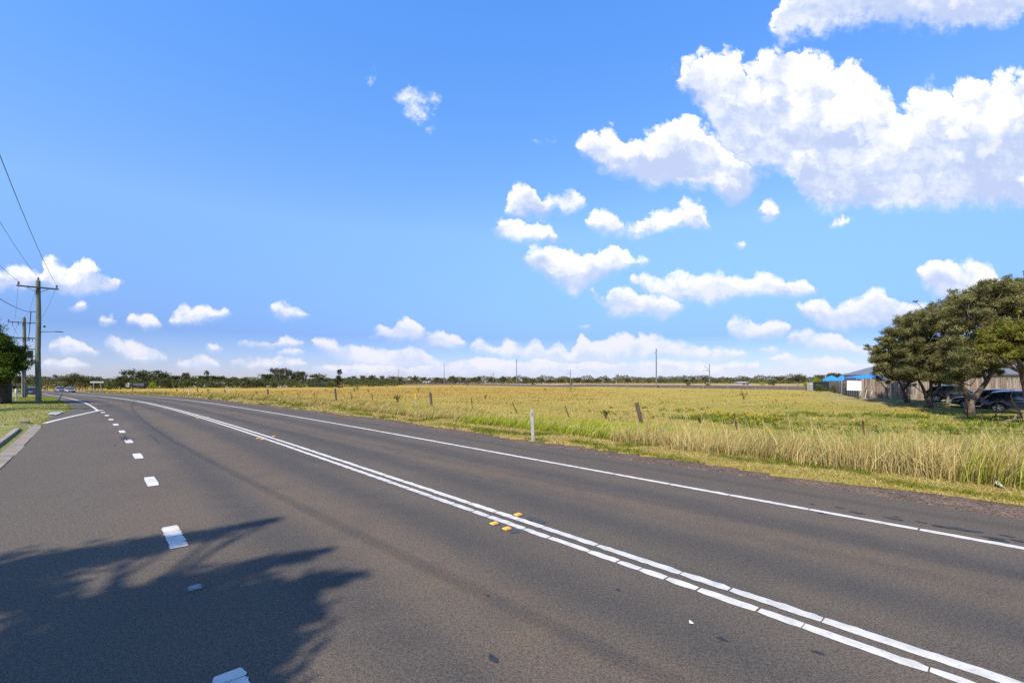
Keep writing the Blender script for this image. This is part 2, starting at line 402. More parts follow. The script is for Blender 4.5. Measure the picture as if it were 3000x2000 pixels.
def leafmat(name, trans=.35, gain=1.):
    "plant colour from the mesh, thin and slightly see-through"
    m = bpy.data.materials.new(name); m.use_nodes = True; nt = m.node_tree; nt.nodes.clear(); MT[name] = m
    o = nt.nodes.new('ShaderNodeOutputMaterial'); mx = nt.nodes.new('ShaderNodeMixShader')
    d = nt.nodes.new('ShaderNodeBsdfDiffuse'); t = nt.nodes.new('ShaderNodeBsdfTranslucent')
    a = mixc(1., attr(nt, 'Col', 'Color'), (gain, gain, gain), 'MULTIPLY')
    nt.links.new(a.k, d.inputs[0]); nt.links.new(mixc(1., a, (1.15, 1.1, .6), 'MULTIPLY').k, t.inputs[0])
    mx.inputs[0].default_value = trans; nt.links.new(d.outputs[0], mx.inputs[1]); nt.links.new(t.outputs[0], mx.inputs[2]); nt.links.new(mx.outputs[0], o.inputs[0])
    return m
# asphalt: aggregate speckle, polished wheel paths, brownish dust between them, tar and damp blots
def asphalt():
    m, nt, b, o = newmat('asphalt'); p = wpos(nt); w = attr(nt, 'across')
    u = attr(nt, 'along')
    lane = (w-.7)/3.47                                           # 0..1 first lane, 1..2 second lane
    fr = lane._m('FRACT'); wob = (nz(p, .35, 3.)-.5)*.13
    f2 = fr+wob
    wheel = ((f2-.26).abs().step(.0, .17)*-1.+1.).max((f2-.74).abs().step(.0, .17)*-1.+1.)
    inl = w.step(.3, 1.2)*(w.step(7.2, 7.9)*-1.+1.)
    wheel = wheel*inl
    big = nz(p, .22, 5., .6); mid = nz(p, 2.3, 4.)
    c = mixc(big.step(.35, .65), (.136, .114, .096), (.101, .090, .080))
    dust = ((f2-.5).abs().step(.02, .22)*-1.+1.)*inl*mid.step(.25, .7)
    c = mixc(dust*.65, c, (.160, .122, .090))
    c = mixc(wheel*(mid.step(.2, .75)*.4+.55), c, (.076, .072, .071))
    c = mixc((w.step(-.2, .4)*-1.+1.)*.7, c, (.125, .112, .096))
    sh = w.step(7.75, 8.1)
    c = mixc(sh*.6, c, (.104, .090, .078))
    stripe = ((w-8.75+(nz(p, .6, 2.)-.5)*.3).abs().step(.05, .22)*-1.+1.)*sh
    c = mixc(stripe*.4, c, (.066, .060, .056))
    g = nz(p, 95., 2., .7); v = vor(p, 120., 'F1', 'Color'); vr = sep(v)[0]
    g2 = nz(p, 38., 2., .6); c = mixc(.95, c, mixc((g*.7+g2*.3).step(.34, .66), (.24, .24, .24), (.80, .80, .80)), 'OVERLAY')
    c = mixc(vr.step(.93, .98)*.35, c, (.20, .185, .165))
    c = mixc(vr.step(.0, .07)*-.6+.6, c, (.03, .03, .032))
    spots = nz(p, 3.1, 3., .7).step(.68, .72)*mid.step(.5, .55)*sh
    drip = nz(p, 9.5, 2.).step(.77, .80)*nz(p, .8, 2.).step(.55, .6)
    c = mixc(spots.max(drip)*.65, c, (.032, .031, .033))
    c = mixc(1., c, (.655, .632, .598), 'MULTIPLY'); setc(nt, b.inputs['Base Color'], c); b.inputs['Roughness'].default_value = .88; b.inputs['Specular IOR Level'].default_value = .22
    bump(nt, b, g*.6+vr*.5, .55, .012)
    return m
M_ASPHALT = asphalt()
def ground_mat():
    m, nt, b, o = newmat('field_earth'); p = wpos(nt)
    a = nz(p, .07, 5., .6); c_ = nz(p, .5, 5., .6); f = nz(p, 5.5, 5., .7); ff = nz(p, 26., 3., .7)
    far = attr(nt, 'far'); yard = attr(nt, 'yard'); lush = attr(nt, 'lush')
    c = mixc(a.step(.35, .65), (.46, .34, .085), (.37, .295, .07))
    c = mixc(c_.step(.42, .62)*.8, c, (.35, .30, .06))
    c = mixc(c_.step(.30, .42)*-.6+.6, c, (.52, .39, .12))
    orange = far*a.step(.25, .6)
    c = mixc(orange*.55, c, (.42, .245, .055))
    c = mixc(f.step(.62, .74)*.6, c, (.16, .17, .035))
    c = mixc(f.step(.22, .36)*-.55+.55, c, (.15, .115, .045))
    c = mixc(ff.step(.3, .7)*.45, c, mixc(1., c, (.50, .50, .45), 'MULTIPLY'))
    c = mixc(lush*(c_.step(.3, .6)*.5+.35), c, (.20, .22, .045))
    c = mixc(yard*.9, c, mixc(c_.step(.4, .6), (.36, .29, .15), (.27, .25, .09)))
    pink = attr(nt, 'pink'); c = mixc(pink*.9, c, mixc(c_.step(.4, .6), (.46, .30, .19), (.38, .28, .16)))
    c = mixc(1., c, (.80, .78, .74), 'MULTIPLY'); setc(nt, b.inputs['Base Color'], c); b.inputs['Roughness'].default_value = .95; b.inputs['Specular IOR Level'].default_value = .1
    bump(nt, b, f+ff*.5, .9, .12)
    return m
def strip(name, us, ws, zf, m, parent=None):
    "sheet over the (u, w) road grid; ws is a function of u giving the cross positions"
    U, W = [], []
    for u in us:
        w = ws(u); U += [u]*len(w); W += list(w)
    U = np.array(U); W = np.array(W); k = len(ws(us[0])); X, Y = to_xy(U, W)
    Z = zf(X, Y, U, W); n = len(us); i = np.arange(n-1)[:, None]*k+np.arange(k-1)[None, :]
    Fc = np.stack([i, i+1, i+k+1, i+k], -1).reshape(-1, 4)[:, ::-1]
    me = mesh_np(name, np.stack([X, Y, Z], -1), Fc, smooth=True, attrs={'across': W, 'along': U})
    return link(name, me, m, parent)
def useq(a, b, near=.5):
    "u positions, dense near the camera"
    out = [a]
    while out[-1] < b: out.append(out[-1]+max(near, abs(out[-1]-4)*.045))
    return np.array(out)
# ------------------------------------------------------------------ ground, road, verge
def rail_side(X, Y): return (X-47)*.888+(Y-146)*.46          # >0 beyond the railway line
def build_ground():
    th = np.concatenate([np.linspace(-62, 62, 620), np.linspace(62, 298, 120)[1:-1]]); th = np.radians(th)
    r = np.concatenate([[.8], np.geomspace(1.6, 4200, 260)])
    TH, RR = np.meshgrid(th, r); X = RR*np.sin(TH); Y = RR*np.cos(TH)
    Z = hgt(X, Y); u, w = to_uw(X, Y)
    road = (w < edge_g(u)-.1) & (w > edge_k(u)-30) & (u > -90) & (u < 260)
    Z = np.where(road, Z-.30, Z)
    Z = Z-.0006*np.clip(RR-700, 0, None)
    n, k = TH.shape; i = np.arange(n-1)[:, None]*k+np.arange(k)[None, :]; j = np.arange(n-1)[:, None]*k+(np.arange(k)[None, :]+1) % k
    Fc = np.stack([i, j, j+k, i+k], -1).reshape(-1, 4)
    V = np.stack([X, Y, Z], -1).reshape(-1, 3)
    far = sst((np.hypot(X, Y)-42)/45)*sst((60-X)/60)*sst((.55-X/np.maximum(Y, 1))/.5)
    yard = sst((Y-36)/10)*sst((X-28)/10)*(rail_side(X, Y) < -10)*sst((X/np.maximum(Y, 1)-.62)/.15)
    lush = sst((X/np.maximum(Y, 1)-.1)/.8)*sst((60-Y)/40)*(w > 12)
    pink = sst((rail_side(X, Y)-9)/4)*sst((rail_side(X, Y)-170)/-30)
    me = mesh_np('ground', V, Fc[:, ::-1] if False else Fc, smooth=True, attrs={'far': far.ravel(), 'yard': yard.ravel(), 'lush': lush.ravel(), 'pink': pink.ravel()})
    o = link('ground', me, ground_mat()); struct(o, 'dry grazing paddock and flat land around the road')
    bm = bmesh.new(); bm.from_mesh(me); bmesh.ops.recalc_face_normals(bm, faces=bm.faces)
    if bm.faces[0].normal.z < 0: bmesh.ops.reverse_faces(bm, faces=bm.faces)
    bm.to_mesh(me); bm.free()
build_ground()
US = useq(-60, 250)
def road_ws(u):
    a, b = float(edge_k(np.float64(u))), float(edge_a(np.float64(u))); return np.linspace(a, b, 34)
road = strip('road', US, road_ws, lambda X, Y, U, W: base(X, Y), M_ASPHALT); struct(road, 'two-lane asphalt road curving away to the left')
def gravel_mat():
    m, nt, b, o = newmat('gravel'); p = wpos(nt); v = vor(p, 42., 'F1', 'Color'); f = nz(p, 1.6, 4.); g = nz(p, 60., 2.)
    vr = sep(v)
    c = mixc(f.step(.35, .65), (.13, .085, .065), (.19, .135, .105))
    c = mixc(.75, c, mixc(vr[0].step(.1, .95), (.12, .12, .12), (.9, .9, .9)), 'OVERLAY')
    c = mixc(vr[1].step(.90, .96)*.7, c, (.45, .40, .34)); c = mixc(1., c, (.52, .455, .385), 'MULTIPLY')
    setc(nt, b.inputs['Base Color'], c); b.inputs['Roughness'].default_value = .95
    bump(nt, b, vr[0]+g*.4, .9, .02)
    return m
gr = strip('gravel_shoulder', useq(-40, 240, .35), lambda u: np.array([float(edge_a(np.float64(u)))-.25, float(edge_a(np.float64(u)))+.02, 9.9, float(edge_g(np.float64(u))), float(edge_g(np.float64(u)))+.45]),
           lambda X, Y, U, W: base(X, Y)-.012-.012*(W < edge_a(U))-.05*sst((W-edge_g(U)+.2)/.7)+.018*(fbm(X*3, Y*3, 2, 2)-.5)*(W > edge_a(U)), gravel_mat()); struct(gr, 'dark brown gravel shoulder at the road edge')
# left verge: lawn behind the kerb
def lawn_mat():
    m, nt, b, o = newmat('lawn'); p = wpos(nt); a = nz(p, .35, 5., .6); f = nz(p, 4., 4.); ff = nz(p, 30., 3.)
    c = mixc(a.step(.38, .6), (.22, .25, .03), (.34, .29, .11))
    c = mixc(f.step(.5, .75)*.7, c, (.10, .16, .02)); c = mixc(ff.step(.3, .7)*.4, c, mixc(1., c, (.5, .5, .4), 'MULTIPLY')); c = mixc(1., c, (.72, .72, .68), 'MULTIPLY')
    setc(nt, b.inputs['Base Color'], c); b.inputs['Roughness'].default_value = .95; bump(nt, b, f+ff, .8, .05)
    return m
def verge_z(X, Y, U, W):
    d = edge_k(U)-W
    kerbed = 1-sst((U-25)/5)
    return base(X, Y)+np.where(d < .02, -.02, 0)+kerbed*.11*sst((d-.3)/.25)+.05*sst(d/3)+.03*(fbm(X*.6, Y*.6, 5, 3)-.5)*sst(d/1.)
vg = strip('verge', useq(-60, 250, .5), lambda u: float(edge_k(np.float64(u)))-np.array([30., 22, 15, 10, 7, 5, 4, 3, 2.2, 1.6, 1.1, .75, .5, .3, .12, 0])[::1], verge_z, lawn_mat()); struct(vg, 'mown grass verge on the left of the road')
# ------------------------------------------------------------------ painted markings (children of the road)
def paint():
    m, nt, b, o = newmat('road_paint'); p = wpos(nt); f = nz(p, 7., 4.); g = nz(p, 120., 2.)
    c = mixc(f.step(.35, .7), (.47, .46, .44), (.37, .36, .34)); c = mixc(g.step(.62, .72)*.35, c, (.25, .24, .23)); c = mixc(nz(p, 28., 4., .65).step(.60, .68)*.55, c, (.16, .15, .14))
    setc(nt, b.inputs['Base Color'], c); b.inputs['Roughness'].default_value = .7; bump(nt, b, g, .3, .006)
    return m
M_PAINT = paint()
def painted(name, u0, u1, w0, w1, parent, jag=.006, z=.004, du=.06, round_=.03):
    "a worn patch of paint between two road positions, w0/w1 may be functions of u"
    f0 = w0 if callable(w0) else (lambda u: w0); f1 = w1 if callable(w1) else (lambda u: w1)
    n = max(3, int((u1-u0)/du)); us = np.linspace(u0, u1, n)
    ed = np.clip(np.minimum(us-u0, u1-us)/max(round_, 1e-3), 0, 1)
    ins = (1-np.sqrt(1-(1-ed)**2))*.010
    lo = np.array([f0(u) for u in us])+rng.normal(0, jag, n)+ins; hi = np.array([f1(u) for u in us])+rng.normal(0, jag, n)-ins
    off = rng.normal(0, jag, 2)
    V = []
    for i, u in enumerate(us):
        uu = u
        for w in (lo[i], hi[i]):
            x, y = to_xy(uu, w); V.append((x, y, float(base(x, y))+z))
    Fc = [(2*i, 2*i+2, 2*i+3, 2*i+1) for i in range(n-1)]
    mb = MB(); mb.add(V, Fc); o = mb.build(name, M_PAINT, parent)
    if o.data.polygons[0].normal.z < 0: o.data.flip_normals()
    return o
def line(name, w, width, ua, ub, pieces_to, lo=.35, hi=1.0, label=None):
    "a painted line: cracked into pieces near by, one strip beyond"
    root = painted(name, pieces_to, ub, w-width/2, w+width/2, road, jag=.003, z=.006, du=.5, round_=.1)
    if label: root['label'] = label
    u = ua
    while u < pieces_to-.02:
        L_ = min(rng.uniform(lo, hi), pieces_to-u)
        painted('paint_piece', u, u+L_-rng.uniform(.006, .02), w-width/2+rng.normal(0, .003), w+width/2+rng.normal(0, .003), root, jag=.0045, round_=.05); u += L_
    return root
line('centre_line', 4.03, .105, -3.2, 240, 16, .25, .75, 'near white line of the double centre line, cracked into short pieces')
line('centre_line', 4.245, .105, -3.2, 240, 16, .4, 1.1, 'far white line of the double centre line')
line('edge_line', 7.72, .12, -3.2, 235, 16, .5, 1.3, 'single white edge line beside the gravel shoulder')
for px, py in [(720,2090),(510,1570),(442.6,1409.2),(404,1335.2),(378.3,1292.3),(357.7,1263.8),(339,1243.4),(325,1228.6),(313,1216.6),(301.5,1207.7)]:
    x, y = ground_at(px, py, base); u, w = to_uw(x, y); u = float(u); w = float(np.clip(w, .62, .76)); wa, wb = w-.085, w+.085
    near = u < 8
    if near:
        dash = painted('lane_dash', u-.5, u-.5+.2, wa, wb, road, jag=.005, du=.022, round_=.02)
        a = u-.295
        while a < u+.5:
            L_ = min(rng.uniform(.1, .28), u+.5-a+.001)
            if L_ > .03: painted('paint_piece', a, a+L_-.005, wa, wb, dash, jag=.005, du=.022, round_=.02)
            a += L_
    else: painted('lane_dash', u-.5, u+.5, wa, wb, road, jag=.003, du=.12)
tl = painted('edge_line', 38, 232, lambda u: .55-1.0*sst((u-80)/90)-.07, lambda u: .55-1.0*sst((u-80)/90)+.07, road, jag=.002, z=.007, du=.6); tl['label'] = 'white line along the grass nose on the left bend'
painted('edge_line', 28.4, 38.9, lambda u: -1.5+2.2*((u-28.3)/10.2)**1.15-.10, lambda u: -1.5+2.2*((u-28.3)/10.2)**1.15+.10, road, jag=.002, z=.010, du=.3)
# ------------------------------------------------------------------ plants
def blades(X, Y, Z, h, wd, az, lean, cb, ct, seg=2):
    "N grass blades as bent tapering strips of triangles"
    N = len(X); fa = rng.uniform(0, 2*np.pi, N); sx, sy = np.cos(fa), np.sin(fa); lx, ly = np.sin(az), np.cos(az)
    V = []; C = []
    for k in range(seg+1):
        t = k/seg; hh = h*t*(1-.35*lean*t); off = h*lean*t*t; ww = wd*(1-t)**.7
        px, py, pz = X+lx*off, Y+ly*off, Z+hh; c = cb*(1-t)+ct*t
        if k < seg:
            V += [np.stack([px-sx*ww/2, py-sy*ww/2, pz], -1), np.stack([px+sx*ww/2, py+sy*ww/2, pz], -1)]; C += [c, c]
        else: V.append(np.stack([px, py, pz], -1)); C.append(c)
    n = len(V); V = np.stack(V, 1).reshape(-1, 3); C = np.stack(C, 1).reshape(-1, 3)
    F_ = []
    for k in range(seg-1): a = 2*k; F_ += [(a, a+1, a+3), (a, a+3, a+2)]
    F_.append((n-3, n-2, n-1)); F_ = np.array(F_)
    return V, (np.arange(N)[:, None, None]*n+F_[None]).reshape(-1, 3), C
def join(parts):
    V = []; F_ = []; C = []; o = 0
    for v, f, c in parts: V.append(v); F_.append(f+o); C.append(c); o += len(v)
    return np.concatenate(V), np.concatenate(F_), np.concatenate(C)
M_GRASS = leafmat('grass_blade', .30, .82)
M_LEAF = leafmat('tree_leaf', .22, 1.)
def inview(X, Y, m=1.3): return (Y > .8) & (np.abs(X) < m*Y+1.5)
STRAW = np.array([.50, .395, .160]); PALE = np.array([.60, .49, .24]); LIME = np.array([.30, .36, .028]); GREEN = np.array([.115, .185, .025]); BROWN = np.array([.22, .14, .055]); OLIVE = np.array([.20, .20, .045])
def pick(cols, p, N, var=.18):
    c = np.stack(cols)[rng.choice(len(cols), N, p=p)]
    return c*(1+rng.normal(0, var, (N, 1)))*(1+rng.normal(0, .05, (N, 3)))
def scatter(N, u0, u1, w0, w1):
    u = rng.uniform(u0, u1, N); w = rng.uniform(w0, w1, N); X, Y = to_xy(u, w); k = inview(X, Y)
    return u[k], w[k], X[k], Y[k]
def roadside_grass():
    P = []
    # tall dry stand at the right
    u, w, X, Y = scatter(52000, -6, 8.5, 11.5, 19.)
    d = fbm(u*.9, w*.9, 21, 3); k = (d+.35*np.exp(-((w-13)/1.6)**2) > .50+.25*sst((w-15.5)/3)) & (w > 11.75+.5*(fbm(u*.7, u*0, 31, 2)-.5)); u, w, X, Y = u[k], w[k], X[k], Y[k]; N = len(u)
    tall = .62+.38*sst((5.5-u)/5)+.25*(fbm(u*.6, w*.6, 9, 2)-.5); h = tall*rng.uniform(.35, 1.12, N)*(.72+.6*fbm(u*1.3, w*1.3, 58, 2))*(1-.5*sst((w-15)/4))
    lean = rng.uniform(.05, 1.05, N)*(.45+.9*fbm(u*1.6, w*1.6, 55, 2)); az = R(60)+6.3*(fbm(u*.5, w*.5, 56, 2)-.5)+rng.normal(0, .8, N)
    gz = fbm(u*.45, w*.5, 77, 2)
    c = pick([STRAW, PALE, OLIVE, BROWN], [.48, .27, .10, .15], N); g = (gz > .66) & (rng.random(N) < .45); c[g] = pick([LIME, OLIVE], [.55, .45], int(g.sum()))
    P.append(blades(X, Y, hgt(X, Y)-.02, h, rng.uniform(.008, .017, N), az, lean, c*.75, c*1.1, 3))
    # a few long seed stalks standing above it
    u, w, X, Y = scatter(520, -4, 9, 12, 16); N = len(u); c = pick([PALE, STRAW], [.6, .4], N, .1)
    P.append(blades(X, Y, hgt(X, Y), rng.uniform(.9, 1.45, N), np.full(N, .016), R(-70)+rng.normal(0, 1.0, N), rng.uniform(.15, .6, N), c, c*1.1, 3))
    # lime green stand in the middle
    u, w, X, Y = scatter(46000, 7, 30, 12.2, 18.5)
    d = fbm(u*.5, w*.7, 5, 3); k = d > .40+.2*sst((w-16)/3); u, w, X, Y, d = u[k], w[k], X[k], Y[k], d[k]; N = len(u)
    gg = fbm(u*.22+4, w*.35, 41, 2)+.18*np.exp(-((u-15)/7)**2)+.10*sst((w-13.3)/1.5)
    h = (.34+.28*d)*rng.uniform(.5, 1.15, N)*(1-.45*sst((w-16)/3)); green = gg+rng.normal(0, .05, N) > .60
    c = pick([STRAW, PALE, OLIVE, BROWN], [.52, .18, .18, .12], N); c[green] = pick([LIME, LIME*.8, GREEN, STRAW], [.55, .2, .1, .15], int(green.sum()))
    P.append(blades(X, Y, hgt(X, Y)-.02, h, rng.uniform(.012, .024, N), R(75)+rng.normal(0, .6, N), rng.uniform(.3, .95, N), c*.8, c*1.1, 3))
    # wind-combed dry tussocks further along
    u, w, X, Y = scatter(60000, 25, 190, 12., 22.5); 
    d = fbm(u*.32, w*.5, 15, 3); k = d+.22*np.exp(-((w-15)/2.5)**2) > .50; u, w, X, Y, d = u[k], w[k], X[k], Y[k], d[k]; N = len(u); r = np.hypot(X, Y)
    h = (.30+.55*d)*rng.uniform(.5, 1.1, N)*(1+.12*sst((u-60)/60)); c = pick([STRAW, STRAW*.85, OLIVE, BROWN, GREEN], [.5, .2, .14, .1, .06], N)
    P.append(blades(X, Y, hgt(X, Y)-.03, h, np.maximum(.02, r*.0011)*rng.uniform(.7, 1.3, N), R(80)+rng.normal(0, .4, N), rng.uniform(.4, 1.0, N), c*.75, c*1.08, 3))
    V, F_, C = join(P); o = link('roadside_grass', mesh_np('roadside_grass', V, F_, C), M_GRASS)
    tag(o, 'tall dry and lime green grass along the paddock side of the road', 'grass', kind='stuff')
    P = []
    for n_, u0, u1, w0, w1, h0, h1 in ((46000, -6, 14, 10.1, 13.2, .02, .09), (34000, 14, 60, 10.1, 14., .03, .13), (16000, 60, 190, 10., 14.5, .05, .2)):
        u, w, X, Y = scatter(n_, u0, u1, w0, w1); k = w > edge_g(u)-.12+.35*(fbm(u*1.7, w*1.7, 61, 2)-.5); u, w, X, Y = u[k], w[k], X[k], Y[k]; N = len(u); r = np.hypot(X, Y)
        g = fbm(u*.8, w*1.2, 66, 2) > .62; c = pick([STRAW, PALE, STRAW*.8, BROWN], [.5, .22, .16, .12], N); c[g] = pick([GREEN, LIME*.7, OLIVE], [.5, .25, .25], int(g.sum()))
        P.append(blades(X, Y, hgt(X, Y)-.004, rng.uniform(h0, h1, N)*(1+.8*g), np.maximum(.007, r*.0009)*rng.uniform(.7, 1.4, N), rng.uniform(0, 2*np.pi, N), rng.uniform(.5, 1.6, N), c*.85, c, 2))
    V, F_, C = join(P); o = link('slashed_grass', mesh_np('slashed_grass', V, F_, C), M_GRASS); tag(o, 'short slashed straw-coloured grass between gravel shoulder and tall grass', 'grass', kind='stuff')
roadside_grass()
def field_grass():
    P = []
    N = 150000; r = np.exp(rng.uniform(np.log(19), np.log(190), N)); az = rng.uniform(R(-51), R(51), N); X, Y = r*np.sin(az), r*np.cos(az); u, w = to_uw(X, Y)
    d = fbm(X*.22, Y*.22, 91, 4); k = (w > 15) & (d+.25*rng.random(N) > .50) & (rail_side(X, Y) < -2) & ~((X > 26) & (Y > 30) & (w > 47)); X, Y, u, w, r, d = X[k], Y[k], u[k], w[k], r[k], d[k]; N = len(X)
    far = sst((r-38)/50)*sst((.55-X/Y)/.5); lush = sst((X/Y-.15)/.7)*sst((60-Y)/40)
    c = pick([STRAW, STRAW*.82, PALE, OLIVE], [.42, .2, .18, .2], N); k = rng.random(N) < far*.55; c[k] = pick([np.array([.42, .24, .05]), np.array([.34, .2, .055])], [.6, .4], int(k.sum())); k = rng.random(N) < lush*.55; c[k] = pick([OLIVE, GREEN*1.3, LIME*.8], [.5, .3, .2], int(k.sum()))
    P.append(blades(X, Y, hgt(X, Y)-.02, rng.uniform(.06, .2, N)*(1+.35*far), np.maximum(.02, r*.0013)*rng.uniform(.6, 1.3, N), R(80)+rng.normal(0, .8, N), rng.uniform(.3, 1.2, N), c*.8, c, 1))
    # darker weeds in low patches
    N = 34000; r = np.exp(rng.uniform(np.log(20), np.log(150), N)); az = rng.uniform(R(-50), R(50), N); X, Y = r*np.sin(az), r*np.cos(az); u, w = to_uw(X, Y)
    q = fbm(X*.30, Y*.42, 191, 3); k = (w > 16) & (q > .63-.05*sst((X/Y-.2)/.5)) & (rail_side(X, Y) < -4); X, Y, r, q = X[k], Y[k], r[k], q[k]; N = len(X)
    c = pick([GREEN, OLIVE, np.array([.13, .11, .04]), LIME*.6], [.4, .3, .2, .1], N)
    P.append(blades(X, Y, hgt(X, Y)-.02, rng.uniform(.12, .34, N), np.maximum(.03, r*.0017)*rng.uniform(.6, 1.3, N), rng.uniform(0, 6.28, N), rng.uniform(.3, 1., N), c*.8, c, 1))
    V, F_, C = join(P); o = link('paddock_grass', mesh_np('paddock_grass', V, F_, C), M_GRASS); tag(o, 'grazed yellow-brown grass of the wide paddock beyond the wire fence', 'grass', kind='stuff')
field_grass()
def leafcards(cen, ln, wd, cols, droop=.0):
    N = len(cen); a = rng.normal(0, 1, (N, 3)); a[:, 2] -= droop; a /= np.linalg.norm(a, axis=1, keepdims=True)
    b = rng.normal(0, 1, (N, 3)); b -= a*(a*b).sum(1, keepdims=True); b /= np.linalg.norm(b, axis=1, keepdims=True)
    ln = np.broadcast_to(ln, (N,))[:, None]; wd = np.broadcast_to(wd, (N,))[:, None]
    V = np.stack([cen-a*ln*.5, cen+b*wd*.5+a*ln*.05, cen+a*ln*.5, cen-b*wd*.5+a*ln*.05], 1).reshape(-1, 3)
    return V, np.arange(N*4).reshape(N, 4), np.repeat(cols, 4, 0)
def flower_weeds():
    P = []; Q = []
    for (n_, u0, u1, w0, w1, thr) in ((300, 9.5, 14.5, 26.5, 31.5, .36), (700, -4, 11, 27, 42, .58), (240, 5, 24, 24, 40, .62)):
        u, w, X, Y = scatter(n_, u0, u1, w0, w1); k = fbm(u*.35, w*.35, 301, 2)+.12*rng.random(len(u)) > thr; X, Y = X[k], Y[k]
        for x, y in zip(X, Y):
            n = int(rng.uniform(10, 22)); hh = rng.uniform(.18, .42); rr = rng.uniform(.1, .22)
            px, py = x+rng.normal(0, rr*.6, n), y+rng.normal(0, rr*.6, n); c = pick([GREEN, GREEN*1.4, OLIVE], [.4, .3, .3], n)
            P.append(blades(px, py, hgt(px, py)-.02, hh*rng.uniform(.6, 1.1, n), np.full(n, .045), rng.uniform(0, 6.28, n), rng.uniform(.2, .7, n), c*.7, c, 1))
            if rng.random() < .45:
                m = int(rng.uniform(3, 10)); fx, fy = x+rng.normal(0, rr, m), y+rng.normal(0, rr, m)
                Q.append(leafcards(np.stack([fx, fy, hgt(fx, fy)+hh*rng.uniform(.8, 1.15, m)], -1), .045, .042, pick([np.array([.85, .58, .01]), np.array([.80, .42, .01])], [.7, .3], m, .08)))
    V, F_, C = join(P); o = link('weed_patch', mesh_np('weed_patch', V, F_, C), M_GRASS); tag(o, 'green weeds growing through the near right paddock', 'weeds', kind='stuff')
    V, F_, C = join(Q); f = link('weed_flowers', mesh_np('weed_flowers', V, F_, C), M_GRASS, o); f['kind'] = 'stuff'
flower_weeds()
def lawn_grass():
    N = 60000; u = -4+np.abs(rng.uniform(0, 1, N))**1.3*110; w = edge_k(u)-.02-rng.uniform(0, 1, N)**1.5*14; X, Y = to_xy(u, w)
    kerb = (u < 27) & (w > -1.95+.02); drive = (u > 22.2) & (u < 26.4) & (w > -5); k = inview(X, Y) & ~kerb & ~drive; u, w, X, Y = u[k], w[k], X[k], Y[k]; N = len(u); r = np.hypot(X, Y)
    d = fbm(X*.35, Y*.35, 401, 3); g = d+rng.normal(0, .06, N) > .5; c = pick([LIME*.75, OLIVE, STRAW*.85], [.35, .25, .4], N); c[g] = pick([LIME*.85, GREEN*1.2, LIME], [.5, .25, .25], int(g.sum()))
    z = verge_z(X, Y, u, w)
    V, F_, C = blades(X, Y, z-.01, rng.uniform(.03, .10, N), np.maximum(.012, r*.0011)*rng.uniform(.7, 1.3, N), rng.uniform(0, 6.28, N), rng.uniform(.3, 1.2, N), c*.85, c, 1)
    o = link('verge_grass', mesh_np('verge_grass', V, F_, C), M_GRASS); tag(o, 'short green and yellow lawn grass on the left verge', 'grass', kind='stuff')
lawn_grass()
# ------------------------------------------------------------------ trees
M_BARK = mat('bark', (.085, .06, .045), (.17, .13, .10), 6., .95, bmp=.8, bscale=14., stretch=(1, 1, .35))
M_BARKG = mat('bark_grey', (.30, .26, .21), (.17, .13, .10), 5., .95, bmp=.6, stretch=(1, 1, .3))
def clump_leaves(c, r, n, ln, wd, cols, p, sub=18, sq=.8, sig=.26, droop=.1, tone=.22):
    s = rng.normal(0, 1, (sub, 3)); s /= np.linalg.norm(s, axis=1, keepdims=True); s *= (rng.random((sub, 1))**.45)*r; s[:, 2] *= sq
    i = rng.integers(0, sub, n); P = np.asarray(c)+s[i]+rng.normal(0, r*sig, (n, 3))*np.array([1, 1, .75])
    t = 1+rng.normal(0, tone, sub)
    return P, pick(cols, p, n, .16)*np.clip(t[i], .55, 1.6)[:, None], s
def make_tree(name, loc, trunks, clumps, leaf, cols, p, label, cat='tree', group=None, bark=None, n_per=1400, sub=18, twigs=True, sig=.26, sq=.8, droop=.1, tone=.22):
    "trunks: lists of (point, radius); clumps: (centre, radius); all in world coordinates"
    root = empty(name, loc, 0, label, cat, group); L0 = Vector(loc)
    tb = MB()
    for path in trunks: tb.tube([Vector(q)-L0 for q, _ in path], [r for _, r in path], 9)
    P = []; ends = [np.array(path[-1][0], float) for path in trunks]+[np.array(path[len(path)//2][0], float) for path in trunks]
    for c, r in clumps:
        n = int(n_per*r*r)
        pts, col, subs = clump_leaves(c, r, n, *leaf, cols, p, sub, sq, sig, droop, tone)
        P.append(leafcards(pts-np.array(loc), leaf[0]*rng.uniform(.7, 1.3, n), leaf[1], col, droop))
        if twigs:
            c = np.array(c, float); e = min(ends, key=lambda q: np.linalg.norm(q-c)+max(0, q[2]-c[2])*2)
            mid = (e+c)/2+np.array([0, 0, -.15])+rng.normal(0, .12, 3)
            tb.tube([Vector(e)-L0, Vector(mid)-L0, Vector(c)-L0], [.05, .035, .018], 5, cap=False)
            for s in subs[:14]: tb.tube([Vector(c)-L0, Vector(c+s*.55+rng.normal(0, .06, 3))-L0, Vector(c+s*1.05)-L0], [.020, .014, .007], 3, cap=False)
    tb.build('trunk', bark or M_BARK, root, smooth=True)
    V, F_, C = join(P); link('crown', mesh_np('crown', V, F_, C), M_LEAF, root)
    return root
def inpoly(x, y, poly):
    ins = False; j = len(poly)-1
    for i in range(len(poly)):
        (xi, yi), (xj, yj) = poly[i], poly[j]
        if (yi > y) != (yj > y) and x < (xj-xi)*(y-yi)/(yj-yi)+xi: ins = not ins
        j = i
    return ins
